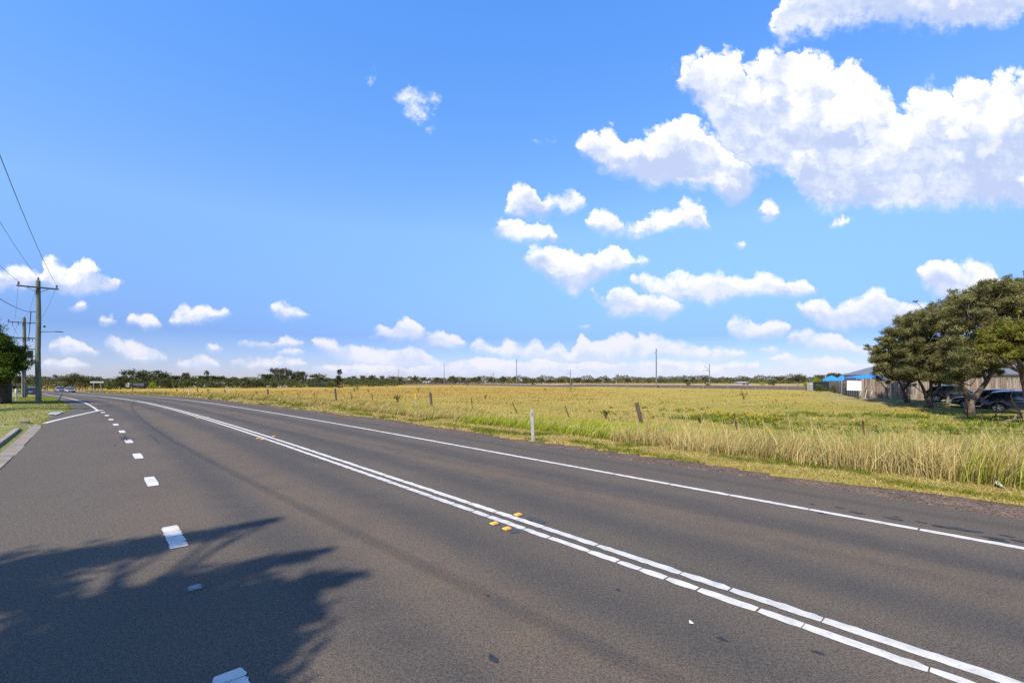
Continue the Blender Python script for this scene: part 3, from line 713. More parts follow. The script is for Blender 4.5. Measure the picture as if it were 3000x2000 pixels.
def fill(poly, Yc, dY, r, tries=900, gap=.8, spray=0):
    "clump centres that fill a crown whose outline is given, spread in depth"
    xs = [q[0] for q in poly]; ys = [q[1] for q in poly]; out = []
    for _ in range(tries):
        px, py = rng.uniform(min(xs), max(xs)), rng.uniform(min(ys), max(ys))
        if not inpoly(px, py, poly): continue
        Y = Yc+rng.uniform(-dY, dY); c = np.array(at(px, py, Y))
        if all(np.linalg.norm(c-o[0]) > gap*r for o in out): out.append((c, r*rng.uniform(.55, 1.2)))
    if spray:                                    # loose sprays of foliage along the outline
        n = len(poly)
        for i in range(n):
            (xa, ya), (xb, yb) = poly[i], poly[(i+1) % n]; m = max(1, int(math.hypot(xb-xa, yb-ya)/spray))
            for k in range(m):
                t = rng.random(); px, py = xa+(xb-xa)*t+rng.normal(0, 13), ya+(yb-ya)*t+rng.normal(0, 13); out.append((np.array(at(px, py, Yc+rng.uniform(-dY, dY)*.7)), r*rng.uniform(.25, .65)))
    return out
def limb(pts, r0, r1):
    n = len(pts); return [(at(px, py, Y), r0+(r1-r0)*i/(n-1)) for i, (px, py, Y) in enumerate(pts)]
SHE = [np.array([.125, .132, .048]), np.array([.165, .152, .062]), np.array([.085, .105, .038]), np.array([.21, .175, .11])]
def right_trees():
    leaf = (.15, .036); kw = dict(n_per=2300, sub=9, sig=.20, sq=.62, tone=.40)
    x, y = ground_at(2840, 1216); z = hz(x, y)-.1
    make_tree('paddock_tree', (x, y, z), [limb([(2842,1222,y),(2840,1195,y),(2842,1170,y)], .34, .25), limb([(2838,1175,y),(2828,1148,y),(2812,1118,y),(2800,1070,y-.4),(2806,990,y-.6)], .19, .06),
              limb([(2848,1178,y),(2866,1150,y+.2),(2890,1118,y+.3),(2912,1078,y+.4),(2945,990,y+.6),(2950,900,y+.4)], .20, .06), limb([(2890,1118,y+.3),(2860,1040,y-1),(2850,940,y-1.2)], .1, .04)],
              fill([(2785,900),(2815,862),(2860,870),(2884,840),(2930,830),(2990,826),(3060,820),(3080,900),(3060,1000),(2960,1045),(2900,1072),(2830,1100),(2790,1104),(2785,980)], y, 2.3, .66, 2500, 1.22, 9), leaf, SHE, [.35, .3, .2, .15],
              'big olive-green tree with a forked V-shaped trunk at the paddock edge', group='trees at the right edge of the paddock', **kw)
    x, y = ground_at(2718, 1194); z = hz(x, y)-.1
    make_tree('paddock_tree', (x, y, z), [limb([(2716,1198,y),(2718,1180,y),(2720,1163,y)], .30, .24), limb([(2716,1168,y),(2702,1132,y),(2684,1102,y),(2670,1050,y-.5)], .15, .05), limb([(2722,1168,y),(2728,1125,y+.3),(2722,1085,y+.4),(2730,1000,y+.5)], .15, .05), limb([(2724,1166,y),(2745,1142,y),(2762,1108,y),(2770,1040,y),(2765,950,y)], .15, .05)],
              fill([(2650,930),(2700,915),(2735,905),(2772,895),(2800,940),(2800,1020),(2790,1108),(2700,1106),(2645,1100),(2640,1000)], y, 2.3, .66, 2500, 1.22, 9), leaf, SHE, [.35, .3, .2, .15],
              'olive-green tree with a low many-stemmed trunk, middle of the paddock-edge row', group='trees at the right edge of the paddock', **kw)
    x, y = ground_at(2657, 1179); z = hz(x, y)-.1
    make_tree('paddock_tree', (x, y, z), [limb([(2658,1182,y),(2652,1162,y),(2646,1142,y),(2664,1122,y),(2672,1092,y),(2650,1040,y)], .2, .06), limb([(2650,1150,y),(2630,1110,y-.3),(2610,1060,y-.4)], .1, .04)],
              fill([(2566,1062),(2562,1030),(2582,995),(2614,968),(2650,930),(2690,930),(2690,1108),(2620,1100),(2575,1092)], y, 2.2, .64, 2500, 1.22, 8), leaf, SHE, [.35, .3, .2, .15],
              'leftmost olive-green tree of the paddock-edge row, with a dark sinuous trunk', group='trees at the right edge of the paddock', **kw)
    Y = 26.; x = (3030-PCX)/PXF*Y
    GLD = [np.array([.10, .125, .02]), np.array([.145, .138, .025]), np.array([.17, .115, .03]), np.array([.06, .085, .018])]
    make_tree('paddock_tree', (x, Y, hz(x, Y)-.1), [limb([(3030,1240,Y),(3012,1160,Y),(2996,1095,Y),(2984,1050,Y),(2970,1000,Y)], .22, .08), limb([(2996,1095,Y),(3040,1020,Y),(3060,980,Y)], .13, .05)],
              fill([(2872,1000),(2895,972),(2950,958),(3040,950),(3110,970),(3100,1040),(3000,1040),(2930,1030),(2885,1022)], Y, 1.5, .56, 1500, 1.15, 11), leaf, GLD, [.35, .3, .2, .15],
              'nearest tree at the right edge of the picture, its low foliage tinged gold', group='trees at the right edge of the paddock', **kw)
right_trees()
DRK = [np.array([.045, .075, .014]), np.array([.075, .115, .018]), np.array([.03, .05, .012])]
def left_trees():
    x, y = ground_at(10, 1184); z = hz(x, y)-.1
    make_tree('street_tree', (x, y, z), [limb([(8,1190,y),(10,1165,y),(14,1130,y),(10,1090,y),(-10,1040,y)], .55, .3), limb([(14,1130,y),(36,1095,y),(55,1060,y)], .25, .1)],
              fill([(-190,960),(-60,950),(10,985),(36,1015),(62,1038),(72,1060),(62,1078),(34,1085),(8,1105),(-60,1120),(-190,1110)], y, 2.2, .62, 1600, .95, 22), (.16, .07), DRK, [.45, .35, .2], 'dark leafy street tree with a thick trunk, left edge of the picture', n_per=1500, bark=mat('shaded_bark', (.05, .038, .032), (.09, .07, .06), 5., .95, bmp=.8))  # bark colour darkened to stand for the shade on this backlit trunk
    # the tree just behind the camera on the verge whose shadow lies across the near lane
    def caster(spots, foot, label, dens, trunk_r=.28, extra=0):
        cl = []
        for px, py, r, h in spots:
            gx, gy = ground_at(px, py, base); t = h/math.tan(R(SUN_EL))
            cl.append((np.array([gx-t*math.sin(R(SHADOW_AZ)), gy-t*math.cos(R(SHADOW_AZ)), h+float(base(gx, gy))]), r))
        cl = [k for k in cl if k[0][1] < .3 or PCX+PXF*(k[0][0]+k[1]*1.6)/k[0][1] < -25]
        cl += [(np.array([foot[0]+rng.uniform(-2.4, 1.8), foot[1]+rng.uniform(-2.4, 1.6), rng.uniform(3.6, 7.2)]), rng.uniform(.6, .95)) for _ in range(extra)]
        fx, fy = foot; z = hz(fx, fy); mx = np.mean([c[0] for c in cl], 0)
        tr = [[(Vector((fx, fy, z-.1)), trunk_r), (Vector((fx+.1, fy+.1, z+1.4)), trunk_r*.8), (Vector(((fx*.6+mx[0]*.4), (fy*.6+mx[1]*.4), 3.2)), trunk_r*.55), (Vector((mx[0], mx[1], mx[2]-.4)), .08)]]
        make_tree('street_tree', (fx, fy, z-.1), tr, cl, (.17, .085), DRK, [.45, .35, .2], label, n_per=dens, sub=12, sig=.34)
    S1 = [(-150,1700,.5,5.6),(60,1668,.42,5.6),(190,1645,.36,5.8),(320,1618,.34,6.0),(440,1597,.30,6.2),(550,1575,.27,6.4),(650,1556,.21,6.6),(730,1540,.15,6.8),(800,1524,.11,6.9),
          (-100,1750,.45,5.2),(40,1740,.34,5.2),(180,1790,.30,5.2),(400,1752,.26,5.6),(520,1712,.24,5.6),(640,1684,.24,5.7),(760,1655,.22,5.8),(860,1632,.17,5.9),(930,1618,.11,5.9),
          (300,1800,.40,4.8),(480,1790,.42,4.9),(640,1770,.42,5.0),(790,1745,.36,5.0),(900,1712,.22,5.1),(985,1692,.14,5.1),(1040,1683,.09,5.1),
          (60,1880,.45,4.4),(250,1880,.46,4.4),(440,1880,.46,4.4),(620,1860,.46,4.4),(690,1840,.38,4.4),(800,1795,.26,4.6),(100,1985,.5,4.0),(330,1985,.5,4.0),(480,1985,.45,4.0),(600,1965,.40,4.0),(735,1925,.26,4.1),
          (200,2120,.5,3.8),(400,2120,.45,3.8),(520,2100,.36,3.8),(660,2030,.27,3.9)]
    caster(S1, (-7.0, -3.6), 'leafy street tree behind the camera that shades the near lane', 2600)
    S2 = [(225,1179,.6,6.2),(270,1181,.5,6.6),(320,1181,.45,7.4),(365,1180,.3,7.4),(230,1188,.6,6.6),(290,1190,.6,6.8),(345,1188,.4,7.0),(390,1186,.25,7.0),(215,1196,.6,6.2),(262,1197,.5,6.4),(305,1197,.35,6.4),(170,1190,.7,5.6)]
    caster(S2, (-35., 24.), 'leafy street tree beyond the left edge that throws shade streaks across the road', 600, .3, 26)
left_trees()
# far trees: a few kinds, each copied and sized to the ones that stand along the skyline
GUM = [np.array([.060, .066, .034]), np.array([.082, .082, .045]), np.array([.105, .095, .058])]
GRN = [np.array([.060, .085, .022]), np.array([.085, .105, .030])]
def proto(kind, seed):
    rs = np.random.default_rng(seed); root = empty('skyline_tree', (0, 0, -500)); tb = MB(); P = []
    def cl(c, r, n, size, cols, sq=.75):
        s = rs.normal(0, 1, (9, 3)); s /= np.linalg.norm(s, axis=1, keepdims=True); s *= rs.random((9, 1))**.4*r; s[:, 2] *= sq
        i = rs.integers(0, 9, n); t = np.clip(1+rs.normal(0, .25, 9), .55, 1.6)
        pts = np.array(c)+s[i]+rs.normal(0, r*.24, (n, 3)); P.append(leafcards(pts, size, size*.55, pick(cols, [1/len(cols)]*len(cols), n)*t[i][:, None]))
    if kind == 'gum':          # 10 m, open crown of separate clumps on pale limbs
        tb.tube([(0, 0, -1), (.1, 0, 2.5), (-.1, .1, 5)], [.3, .22, .16], 7)
        for i in range(14):
            a = rs.uniform(0, 6.28); d = rs.uniform(.4, 3.0); zz = rs.uniform(3.4, 8.8)-.25*d; c = (d*math.cos(a), d*math.sin(a), zz)
            tb.tube([(0, 0, rs.uniform(2.5, 4.8)), (c[0]*.5, c[1]*.5, zz*.75), c], [.11, .08, .03], 5); cl(c, rs.uniform(1.1, 1.8), 190, .45, GUM, .65)
    elif kind == 'wide':       # 8 m, broad spreading crown
        tb.tube([(0, 0, -1), (0, .1, 2.8)], [.35, .25], 7)
        for i in range(22):
            a = rs.uniform(0, 6.28); d = rs.uniform(.3, 4.4); c = (d*math.cos(a), d*math.sin(a), 6.3-.14*d*d+rs.uniform(-2.4, .5)); tb.tube([(0, 0, 2.6), (c[0]*.6, c[1]*.6, c[2]*.7), c], [.13, .08, .03], 5); cl(c, rs.uniform(1.1, 1.8), 150, .45, GUM+GRN[:1], .65)
    elif kind == 'dense':      # 7 m, full to the ground
        tb.tube([(0, 0, -1), (0, 0, 3)], [.25, .15], 6)
        for i in range(24):
            a = rs.uniform(0, 6.28); zz = rs.uniform(.6, 6.3); d = rs.uniform(0, 1)**.6*(2.7 if zz < 4.2 else 1.9); cl((d*math.cos(a), d*math.sin(a), zz), rs.uniform(.7, 1.4), 120, .42, GUM[:2]+GRN[:1], .8)
    elif kind == 'pine':       # 9 m, dark, leaning
        tb.tube([(0, 0, -1), (.3, 0, 6)], [.25, .1], 6)
        for i in range(22): zz = rs.uniform(.6, 8.4); d = rs.uniform(0, 1)*(9-zz)*.38; a = rs.uniform(0, 6.28); cl((d*math.cos(a)+zz*.12-.4, d*math.sin(a), zz), rs.uniform(.7, 1.1), 100, .40, [np.array([.03, .038, .02]), np.array([.045, .05, .026])], .9)
    elif kind == 'bush':       # 3 m rounded shrub
        tb.tube([(0, 0, -.5), (0, 0, 1.2)], [.1, .05], 5)
        for i in range(9): a = rs.uniform(0, 6.28); d = rs.uniform(0, 1.1); cl((d*math.cos(a), d*math.sin(a), rs.uniform(.5, 2.1)), rs.uniform(.6, .9), 150, .2, GRN, .9)
    elif kind == 'lime':
        tb.tube([(0, 0, -.5), (0, 0, 1.2)], [.1, .05], 5)
        for i in range(9): a = rs.uniform(0, 6.28); d = rs.uniform(0, 1.1); cl((d*math.cos(a), d*math.sin(a), rs.uniform(.5, 2.1)), rs.uniform(.6, .9), 170, .16, [np.array([.26, .29, .02]), np.array([.19, .24, .025])], .9)
    tb.build('trunk', M_BARKG if kind in ('gum', 'wide') else M_BARK, root, smooth=True); V, F_, C = join(P); link('crown', mesh_np('crown', V, F_, C), M_LEAF, root)
    return root
PROT = {k: [proto(k, 100+i*7+j) for j in range(n)] for i, (k, n) in enumerate((('gum', 4), ('wide', 3), ('dense', 3), ('pine', 1), ('bush', 2), ('lime', 1)))}
SIZE = {'gum': (10., 3.6), 'wide': (7.6, 5.2), 'dense': (7.2, 3.0), 'pine': (9., 2.6), 'bush': (2.9, 1.7), 'lime': (2.9, 1.7)}
used = set()
def plant(kind, px, top, wpx, Y, label, group=None, name=None, i=None, rot=None):
    pr = PROT[kind][(i if i is not None else random.randrange(99)) % len(PROT[kind])]
    X = (px-PCX)/PXF*Y; z = hz(X, Y); H = CH+(PHY-top)/PXF*Y-z; sw = max(.3, wpx/PXF*Y/2/SIZE[kind][1]); sh = H/SIZE[kind][0]
    sw = min(max(sw, sh*.45), sh*1.9)
    o = dup(pr, (X, Y, z), random.uniform(0, 6.28) if rot is None else rot); o.scale = (sw, sw, sh); o.name = name or ('skyline_shrub' if kind in ('bush', 'lime') else 'skyline_tree')
    tag(o, label, 'shrub' if kind in ('bush', 'lime') else 'tree', group); return o
GL = 'trees along the far left skyline'; GR_ = 'gum trees along the far right skyline'
for px, top, wpx, Y, kind, lab in [
    (212,1089,78,190,'wide','broad spreading tree behind the two cars on the bend'), (52,1096,46,150,'dense','green tree seen between the street tree and the rear power pole'), (100,1101,50,230,'wide','low spreading tree between the two power poles'),
    (276,1100,80,230,'dense','grey-green tree behind the blank road sign'), (318,1116,26,180,'bush','dark rounded shrub just right of the blank road sign'), (354,1099,46,210,'dense','round green tree left of the tall dark clump'),
    (390,1081,72,250,'dense','left tree of the tall dark clump'), (426,1079,66,255,'wide','middle tree of the tall dark clump'), (462,1080,66,250,'dense','right tree of the tall dark clump'), (448,1115,24,200,'lime','light green shrub below the tall dark clump'), (488,1111,32,230,'dense','small dark tree right of the tall dark clump'),
    (512,1097,66,270,'dense','grey tree left of the thin high crown'), (546,1083,24,300,'gum','thin high crown standing above the low trees left of the palm'), (550,1099,74,260,'dense','low broad tree beneath the thin high crown'), (594,1097,70,270,'dense','dark tree beneath the palm'), (640,1098,80,270,'dense','long dark tree right of the palm'), (682,1102,60,270,'dense','grey tree left of the rounded dark tree'), (720,1104,36,240,'dense','rounded dark tree in front of a white shed'),
    (752,1107,36,260,'dense','small tree just right of the rounded dark tree'), (778,1092,56,270,'dense','left tree of the group of tall gums'), (816,1068,52,290,'gum','tallest open gum of the skyline'), (842,1076,48,290,'wide','dark gum right of the tallest one'), (868,1079,48,290,'gum','third gum from the left in the tall group'), (890,1081,30,290,'gum','rightmost gum of the tall group'), (800,1109,26,230,'bush','round green shrub under the tall gums'), (934,1093,70,300,'dense','broad tree left of the dark leaning pine'), (990,1081,40,280,'pine','dark leaning pine standing alone above the skyline'), (968,1116,24,230,'bush','green shrub at the foot of the dark pine')]:
    plant(kind, px, top, wpx, Y, lab, GL, rot=0. if kind == 'pine' else None)
MARKS = [(0, 'dark leaning pine'), (1168, 'farthest thin railway pole'), (1301, 'third railway pole'), (1445, 'small railway mast'), (1513, 'second tallest railway pole'), (1671, 'short railway mast'), (1809, 'water tower'), (1922, 'tallest railway pole'), (2078, 'railway mast with a bracket')]; ORD = 'first second third fourth fifth sixth seventh eighth ninth tenth eleventh twelfth'.split(); cnt = {}
for px, top, wpx in [(1034,1098,38),(1060,1096,36),(1090,1095,40),(1120,1097,36),(1150,1099,34),(1174,1103,30),(1214,1097,28),(1246,1101,40),(1284,1103,36),(1330,1098,40),(1360,1103,34),(1390,1102,34),(1403,1098,18),(1440,1104,32),(1470,1099,32),(1508,1100,30),(1540,1104,34),(1562,1107,30),(1586,1104,28),(1612,1108,34),(1640,1108,34),(1665,1106,30),(1690,1106,34),(1720,1109,36),(1752,1108,34),(1780,1105,34),(1838,1107,34),(1868,1108,36),(1900,1109,34),(1935,1110,36),(1978,1103,26),(2006,1109,34),(2034,1102,24),(2066,1102,20),(2098,1109,36),(2130,1103,22),(2160,1110,36),(2184,1103,24),(2214,1110,34),(2226,1105,20),(2258,1108,34),(2286,1101,30),(2310,1108,30)]:
    mk = [m for m in MARKS if m[0] <= px][-1]; cnt[mk[1]] = cnt.get(mk[1], 0)+1
    plant(random.choice(['gum', 'wide', 'wide']), px, top, wpx, 430+random.uniform(-40, 60), '%s small grey-green skyline gum to the right of the %s' % (ORD[cnt[mk[1]]-1], mk[1]), GR_)
for px, top, wpx, Y, kind, lab in [(2338,1092,66,240,'wide','big dark tree at the far right end of the paddock'), (2400,1092,40,210,'gum','dark gum left of the pair behind the blue tent roofs'), (2446,1085,50,215,'gum','dark gum behind the blue tent roofs'), (2268,1111,52,215,'bush','wide dark green shrub beyond the railway'), (2232,1117,26,210,'lime','pale olive shrub beyond the railway'), (2180,1119,26,260,'bush','small dark shrub beyond the railway left of the olive one'),
    (2394,1101,40,100,'lime','bright lime green bush above the dark metal fence'), (2361,1116,24,98,'lime','olive bush at the left end of the dark metal fence'), (2404,1122,34,86,'bush','grey-green bush in front of the dark metal fence'), (2442,1126,30,80,'bush','bushy green weed at the corner of the timber fence'), (1672,1119,22,270,'bush','small dark shrub beside a railway mast'), (1560,1120,20,280,'bush','small dark shrub near the railway, left of centre'), (2014,1118,26,230,'bush','dark shrub left of the railway mast with a bracket'), (2072,1121,22,200,'bush','dark shrub at the foot of the railway mast with a bracket'),
    (66,1120,30,66,'bush','leafy green shrub behind the white-topped post')]:
    plant(kind, px, top, wpx, Y, lab)
for k in PROT.values():
    for r_ in k:
        for ch in list(r_.children): bpy.data.objects.remove(ch)
        bpy.data.objects.remove(r_)
def far_wood():
    P = []
    N = 52000; az = rng.uniform(R(-56), R(56), N); r = rng.uniform(560, 760, N)
    top = 5.+7.*fbm(az*60, az*0, 501, 4)**1.2; X, Y = r*np.sin(az), r*np.cos(az)
    Z = hgt(X, Y)+rng.random(N)**.8*top; P.append(leafcards(np.stack([X, Y, Z], -1), rng.uniform(.9, 1.8, N), .9, pick(GUM, [.4, .4, .2], N)))
    N = 22000; az = rng.uniform(R(-56), R(-14), N); r = rng.uniform(290, 340, N); top = 2.6+5.*fbm(az*80, az*0, 601, 4); X, Y = r*np.sin(az), r*np.cos(az)
    Z = hgt(X, Y)+rng.random(N)**.8*top; P.append(leafcards(np.stack([X, Y, Z], -1), rng.uniform(.5, 1., N), .5, pick(GUM[:2]+GRN[:1], [.4, .3, .3], N)))
    N = 26000; az = rng.uniform(R(-20), R(40), N); r = rng.uniform(440, 520, N); top = 2.2+5.5*fbm(az*90, az*0, 701, 4)**1.2; X, Y = r*np.sin(az), r*np.cos(az)
    Z = hgt(X, Y)+rng.random(N)**.8*top; P.append(leafcards(np.stack([X, Y, Z], -1), rng.uniform(.7, 1.4, N), .7, pick(GUM+[np.array([.075, .085, .04])], [.3, .3, .2, .2], N)))
    V, F_, C = join(P); o = link('far_wood', mesh_np('far_wood', V, F_, C), M_LEAF); tag(o, 'low band of distant grey-green woodland along the horizon', 'woodland', kind='stuff')
far_wood()
# ------------------------------------------------------------------ kerb, gutter, crossing, puddle
M_CONC = mat('concrete', (.34, .30, .255), (.25, .215, .18), 3.5, .9, bmp=.5, bscale=40., coord='world')
M_CONC2 = mat('concrete_dusty', (.30, .25, .205), (.215, .18, .15), 2.6, .92, bmp=.5, bscale=45., coord='world')
def uwslab(name, u0, u1, w0, w1, z0, z1, m, parent=None, n=None, slope=0., bevel=.01):
    "a concrete piece lying along the road: plan given in road coordinates"
    n = n or max(1, int((u1-u0)/1.2)); mb = MB(); V = []; F_ = []
    for i in range(n+1):
        u = u0+(u1-u0)*i/n
        for w, z in ((w0, z0), (w1, z0), (w1, z1-slope), (w0, z1)):
            x, y = to_xy(u, w); V.append((x, y, float(base(x, y))+z))
    for i in range(n):
        a, b = 4*i, 4*i+4; F_ += [(a, a+1, b+1, b), (a+1, a+2, b+2, b+1), (a+2, a+3, b+3, b+2), (a+3, a, b, b+3)]
    F_ += [(0, 1, 2, 3), (4*n+3, 4*n+2, 4*n+1, 4*n)]
    mb.add(V, F_); return mb.build(name, m, parent, bevel=bevel)
kerb = uwslab('kerb', -24, 24.6, -2.12, -1.96, -.12, .135, M_CONC, n=36); struct(kerb, 'concrete kerb ending at the driveway crossing')
u = -24.
while u < 27.5:
    g_ = uwslab('gutter_slab', u, min(u+2.38, 28.), -1.955, -1.50+rng.uniform(-.015, .015), -.12, .012, M_CONC2, kerb, n=2, slope=.006); u += 2.4
uwslab('crossing_slab', 25.0, 27.5, -3.15, -1.98, -.1, .10, M_CONC, kerb, n=2, slope=.07); uwslab('footpath_slab', 25.2, 27.3, -4.9, -3.55, -.1, .172, M_CONC, kerb, n=2); uwslab('footpath_slab', 25.2, 27.3, -6.8, -4.92, -.1, .178, M_CONC, kerb, n=2)
uwslab('kerb_stub', 28.3, 28.9, -2.2, -1.95, -.1, .15, M_CONC, kerb, n=1)
def water():
    m, nt, b, o = newmat('puddle_water'); b.inputs['Base Color'].default_value = (.05, .06, .06, 1); b.inputs['Roughness'].default_value = .03; b.inputs['Specular IOR Level'].default_value = .9; return m
def flat_poly(name, pts, m, z, parent=None, zf=base):
    V = []
    for px, py in pts:
        x, y = ground_at(px, py, base); V.append((x, y, float(zf(x, y))+z))
    zc = max(v[2] for v in V) if name == 'puddle' else None
    mb = MB(); mb.add([(v[0], v[1], zc if zc is not None else v[2]) for v in V], [tuple(range(len(V)))]); o = mb.build(name, m, parent)
    if o.data.polygons[0].normal.z < 0: o.data.flip_normals()
    return o
pud = flat_poly('puddle', [(134,1212),(141,1214),(143,1217),(152,1216),(164,1217.5),(171,1215),(179,1213),(175,1211),(188,1208.5),(180,1207),(160,1208),(150,1210)], water(), .045); struct(pud, 'shallow puddle reflecting the sky at the verge edge')
# cracks, pads and spots on the road surface
M_TAR = mat('tar', (.018, .018, .02), (.03, .03, .032), 30., .55, coord='world')
M_PATCH = mat('bitumen_pad', (.045, .046, .052), (.06, .06, .066), 20., .6, coord='world')
def crack(pts, wd, parent=road):
    P = [ground_at(*p, base) for p in pts]; mb = MB(); V = []; F_ = []
    Q = []
    for i in range(len(P)-1):
        for k in range(4):
            t = k/4; Q.append((P[i][0]+(P[i+1][0]-P[i][0])*t+rng.normal(0, .03), P[i][1]+(P[i+1][1]-P[i][1])*t+rng.normal(0, .03)))
    for i, q in enumerate(Q):
        a = Q[min(i+1, len(Q)-1)]; b = Q[max(i-1, 0)]; d = Vector((a[0]-b[0], a[1]-b[1])); d = d.normalized() if d.length else Vector((1, 0)); w = wd*rng.uniform(.4, 1.2)
        for s in (-1, 1): x, y = q[0]-d.y*w*s, q[1]+d.x*w*s; V.append((x, y, float(base(x, y))+.005))
    mb.add(V, [(2*i, 2*i+2, 2*i+3, 2*i+1) for i in range(len(Q)-1)]); o = mb.build('crack', M_TAR, parent)
    if o.data.polygons[0].normal.z < 0: o.data.flip_normals()
for pts, wd in (([(350,1279),(362,1283),(374,1290),(382,1288)], .025), ([(352,1289),(364,1286),(378,1281)], .025), ([(362,1272),(366,1280),(372,1288)], .022), ([(352,1283),(368,1281),(380,1284)], .03), ([(357,1286),(372,1285)], .03),
                ([(438,1274),(447,1282),(452,1288),(460,1292),(468,1303)], .012), ([(520,1562),(800,1565)], .0) if False else ([(340,1302),(335,1308)], .012)): crack(pts, wd)
M_RED = mat('red_spray_paint', (.62, .05, .05), (.45, .06, .06), 30., .7, coord='world')
def spot(name, px, py, rx, m, parent=road, z=.006, n=11, jag=.25, ry=None):
    x, y = ground_at(px, py, base); mb = MB(); ry = ry or rx; V = []
    for k in range(n):
        a = 2*math.pi*k/n; r = 1+rng.uniform(-jag, jag); X, Y = x+RD[0]*rx*r*math.cos(a)+RN[0]*ry*r*math.sin(a), y+RD[1]*rx*r*math.cos(a)+RN[1]*ry*r*math.sin(a); V.append((X, Y, float(base(X, Y))+z))
    mb.add(V, [tuple(range(n))]); o = mb.build(name, m, parent)
    if o.data.polygons[0].normal.z < 0: o.data.flip_normals()
    return o
spot('paint_spot', 1858, 1391, .05, M_RED, ry=.03); spot('paint_spot', 1838, 1389.5, .06, M_RED, ry=.02)
for px, py, r in ((1507,1557,.085),(1556,1519,.09),(1574,1525,.07),(1588,1530,.07)): spot('bitumen_pad', px, py, r*.8, M_PATCH, jag=.06, n=16)
for px, py, r in ((2410,1503,.07),(2512,1502,.10),(2620,1520,.09),(2628,1514,.05),(2700,1530,.05),(2752,1541,.10),(2768,1545,.06),(2830,1553,.14),(2905,1575,.10),(2950,1570,.07),(2930,1584,.08),(2985,1584,.10),(2460,1487,.06),(2380,1476,.05)):
    spot('tar_stain', px, py, r, M_TAR, jag=.5, ry=r*.45, z=.005)
for px, py, r in ((2115,1871,.035),(2395,1912,.035),(1440,1927,.05),(1810,1727,.03),(1180,1478,.02),(1430,1745,.02)): spot('tar_stain', px, py, r, M_TAR, jag=.5, ry=r*.6, z=.005)
# ------------------------------------------------------------------ raised markers
M_AMBER = mat('amber_plastic', (.95, .60, .05), (.85, .50, .03), 40., .35, spec=.6)
M_AMBERL = mat('amber_reflector', (.90, .38, .01), (.80, .30, .01), 90., .15, spec=.8)
M_WHITEP = mat('white_plastic', (.72, .72, .70), (.55, .55, .54), 12., .5)
M_DULLW = mat('dull_white_plastic', (.34, .34, .33), (.22, .22, .22), 40., .5)
def road_marker(px, py, label, white=False, pad=True):
    x, y = ground_at(px, py, base); rz = math.atan2(RD[1], RD[0]); r = empty('road_marker', (x, y, float(base(x, y))+.004), rz, label, 'road marker', 'raised markers on the road')
    m = M_DULLW if white else M_AMBER
    b = MB(); V = [(-.05, -.052, 0), (.05, -.052, 0), (.05, .052, 0), (-.05, .052, 0), (-.022, -.042, .020), (.022, -.042, .020), (.022, .042, .020), (-.022, .042, .020)]
    b.add(V, [(0, 3, 2, 1), (4, 5, 6, 7), (0, 1, 5, 4), (1, 2, 6, 5), (2, 3, 7, 6), (3, 0, 4, 7)]); b.build('marker_body', m, r, bevel=.003)
    for s in (-1, 1):
        q = MB(); q.add([(s*.0495, -.040, .0026), (s*.0495, .040, .0026), (s*.0255, .036, .0196), (s*.0255, -.036, .0196)], [(0, 1, 2, 3)]); q.build('reflector', M_DULLW if white else M_AMBERL, r)
    if pad: p = MB(); p.lathe([(.085, -.003), (.082, .0035), (.05, .004)], n=18); p.build('bitumen_pad', M_PATCH, r)
    return r
for px, py, lab in [(1447,1534,'leftmost of the three near amber road markers by the double line'), (1484,1549,'near amber road marker beside an empty round pad'), (1517,1508,'amber road marker on the far side of the double line'), (756,1284,'left amber marker of the second cluster along the double line'), (768,1287,'right amber marker of the second cluster, near side of the double line'), (802,1278,'single amber marker of the second cluster, far side of the double line'), (578,1225,'amber marker of the third cluster, near side of the double line'), (610,1222,'amber marker of the third cluster, far side of the double line'), (484,1197,'farthest amber marker, a speck beside the double line')]: road_marker(px, py, lab)
road_marker(571, 1722, 'white raised road marker lying in the tree shade on the lane line', white=True)
# ------------------------------------------------------------------ posts
M_WPOST = mat('white_painted_timber', (.58, .57, .56), (.40, .385, .37), 9., .75, bmp=.2, stretch=(1, 1, .2))
M_STEEL = mat('galvanised_steel', (.42, .43, .44), (.33, .34, .35), 7., .5, metal=.6)
M_RUST = mat('rusty_steel', (.075, .035, .022), (.12, .055, .03), 20., .9, bmp=.3)
M_TIMB = mat('weathered_timber', (.16, .125, .10), (.075, .055, .045), 9., .95, bmp=.9, bscale=22., stretch=(3, 3, .35))
M_GREYT = mat('grey_timber', (.30, .27, .235), (.20, .175, .15), 5., .95, bmp=.5, stretch=(2, 2, .25), coord='world')
M_REDR = mat('red_reflector', (.55, .02, .02), (.40, .02, .02), 30., .3)
def guide_post(px, py, top, label, lean=(0, 0), wd=.10, refl=True, parent=None):
    x, y = ground_at(px, py); z = hz(x, y); H = (py-top)/PXF*y
    r = empty('guide_post', (x, y, z), 0, label, 'guide post', 'white guide posts beside the road'); r.rotation_euler = (lean[1], lean[0], math.radians(20))
    b = MB(); b.box((0, 0, H/2-.05), (wd, .05, H+.1)); b.build('post', M_WPOST, r, bevel=.008)
    if refl:
        q = MB(); q.box((0, -.027, H-.14), (wd*.55, .006, .10)); q.build('reflector', M_STEEL, r)
    return r
guide_post(1562, 1290, 1200, 'white guide post beside the gravel shoulder, nearest of all', (-.055, 0))
guide_post(551, 1160, 1138, 'white guide post in front of the dry tussocks, far along the road', (.12, 0))
guide_post(671, 1155, 1137, 'pale faded post standing in the grass beyond the far guide post', (0, 0), .12, False)
guide_post(170, 1175, 1152, 'white guide post leaning right at the grass nose on the left', (.42, 0))
x, y = ground_at(48, 1176); r_ = empty('meter_post', (x, y, hz(x, y)), 0, 'grey post with a white box on top beside the street tree', 'post')
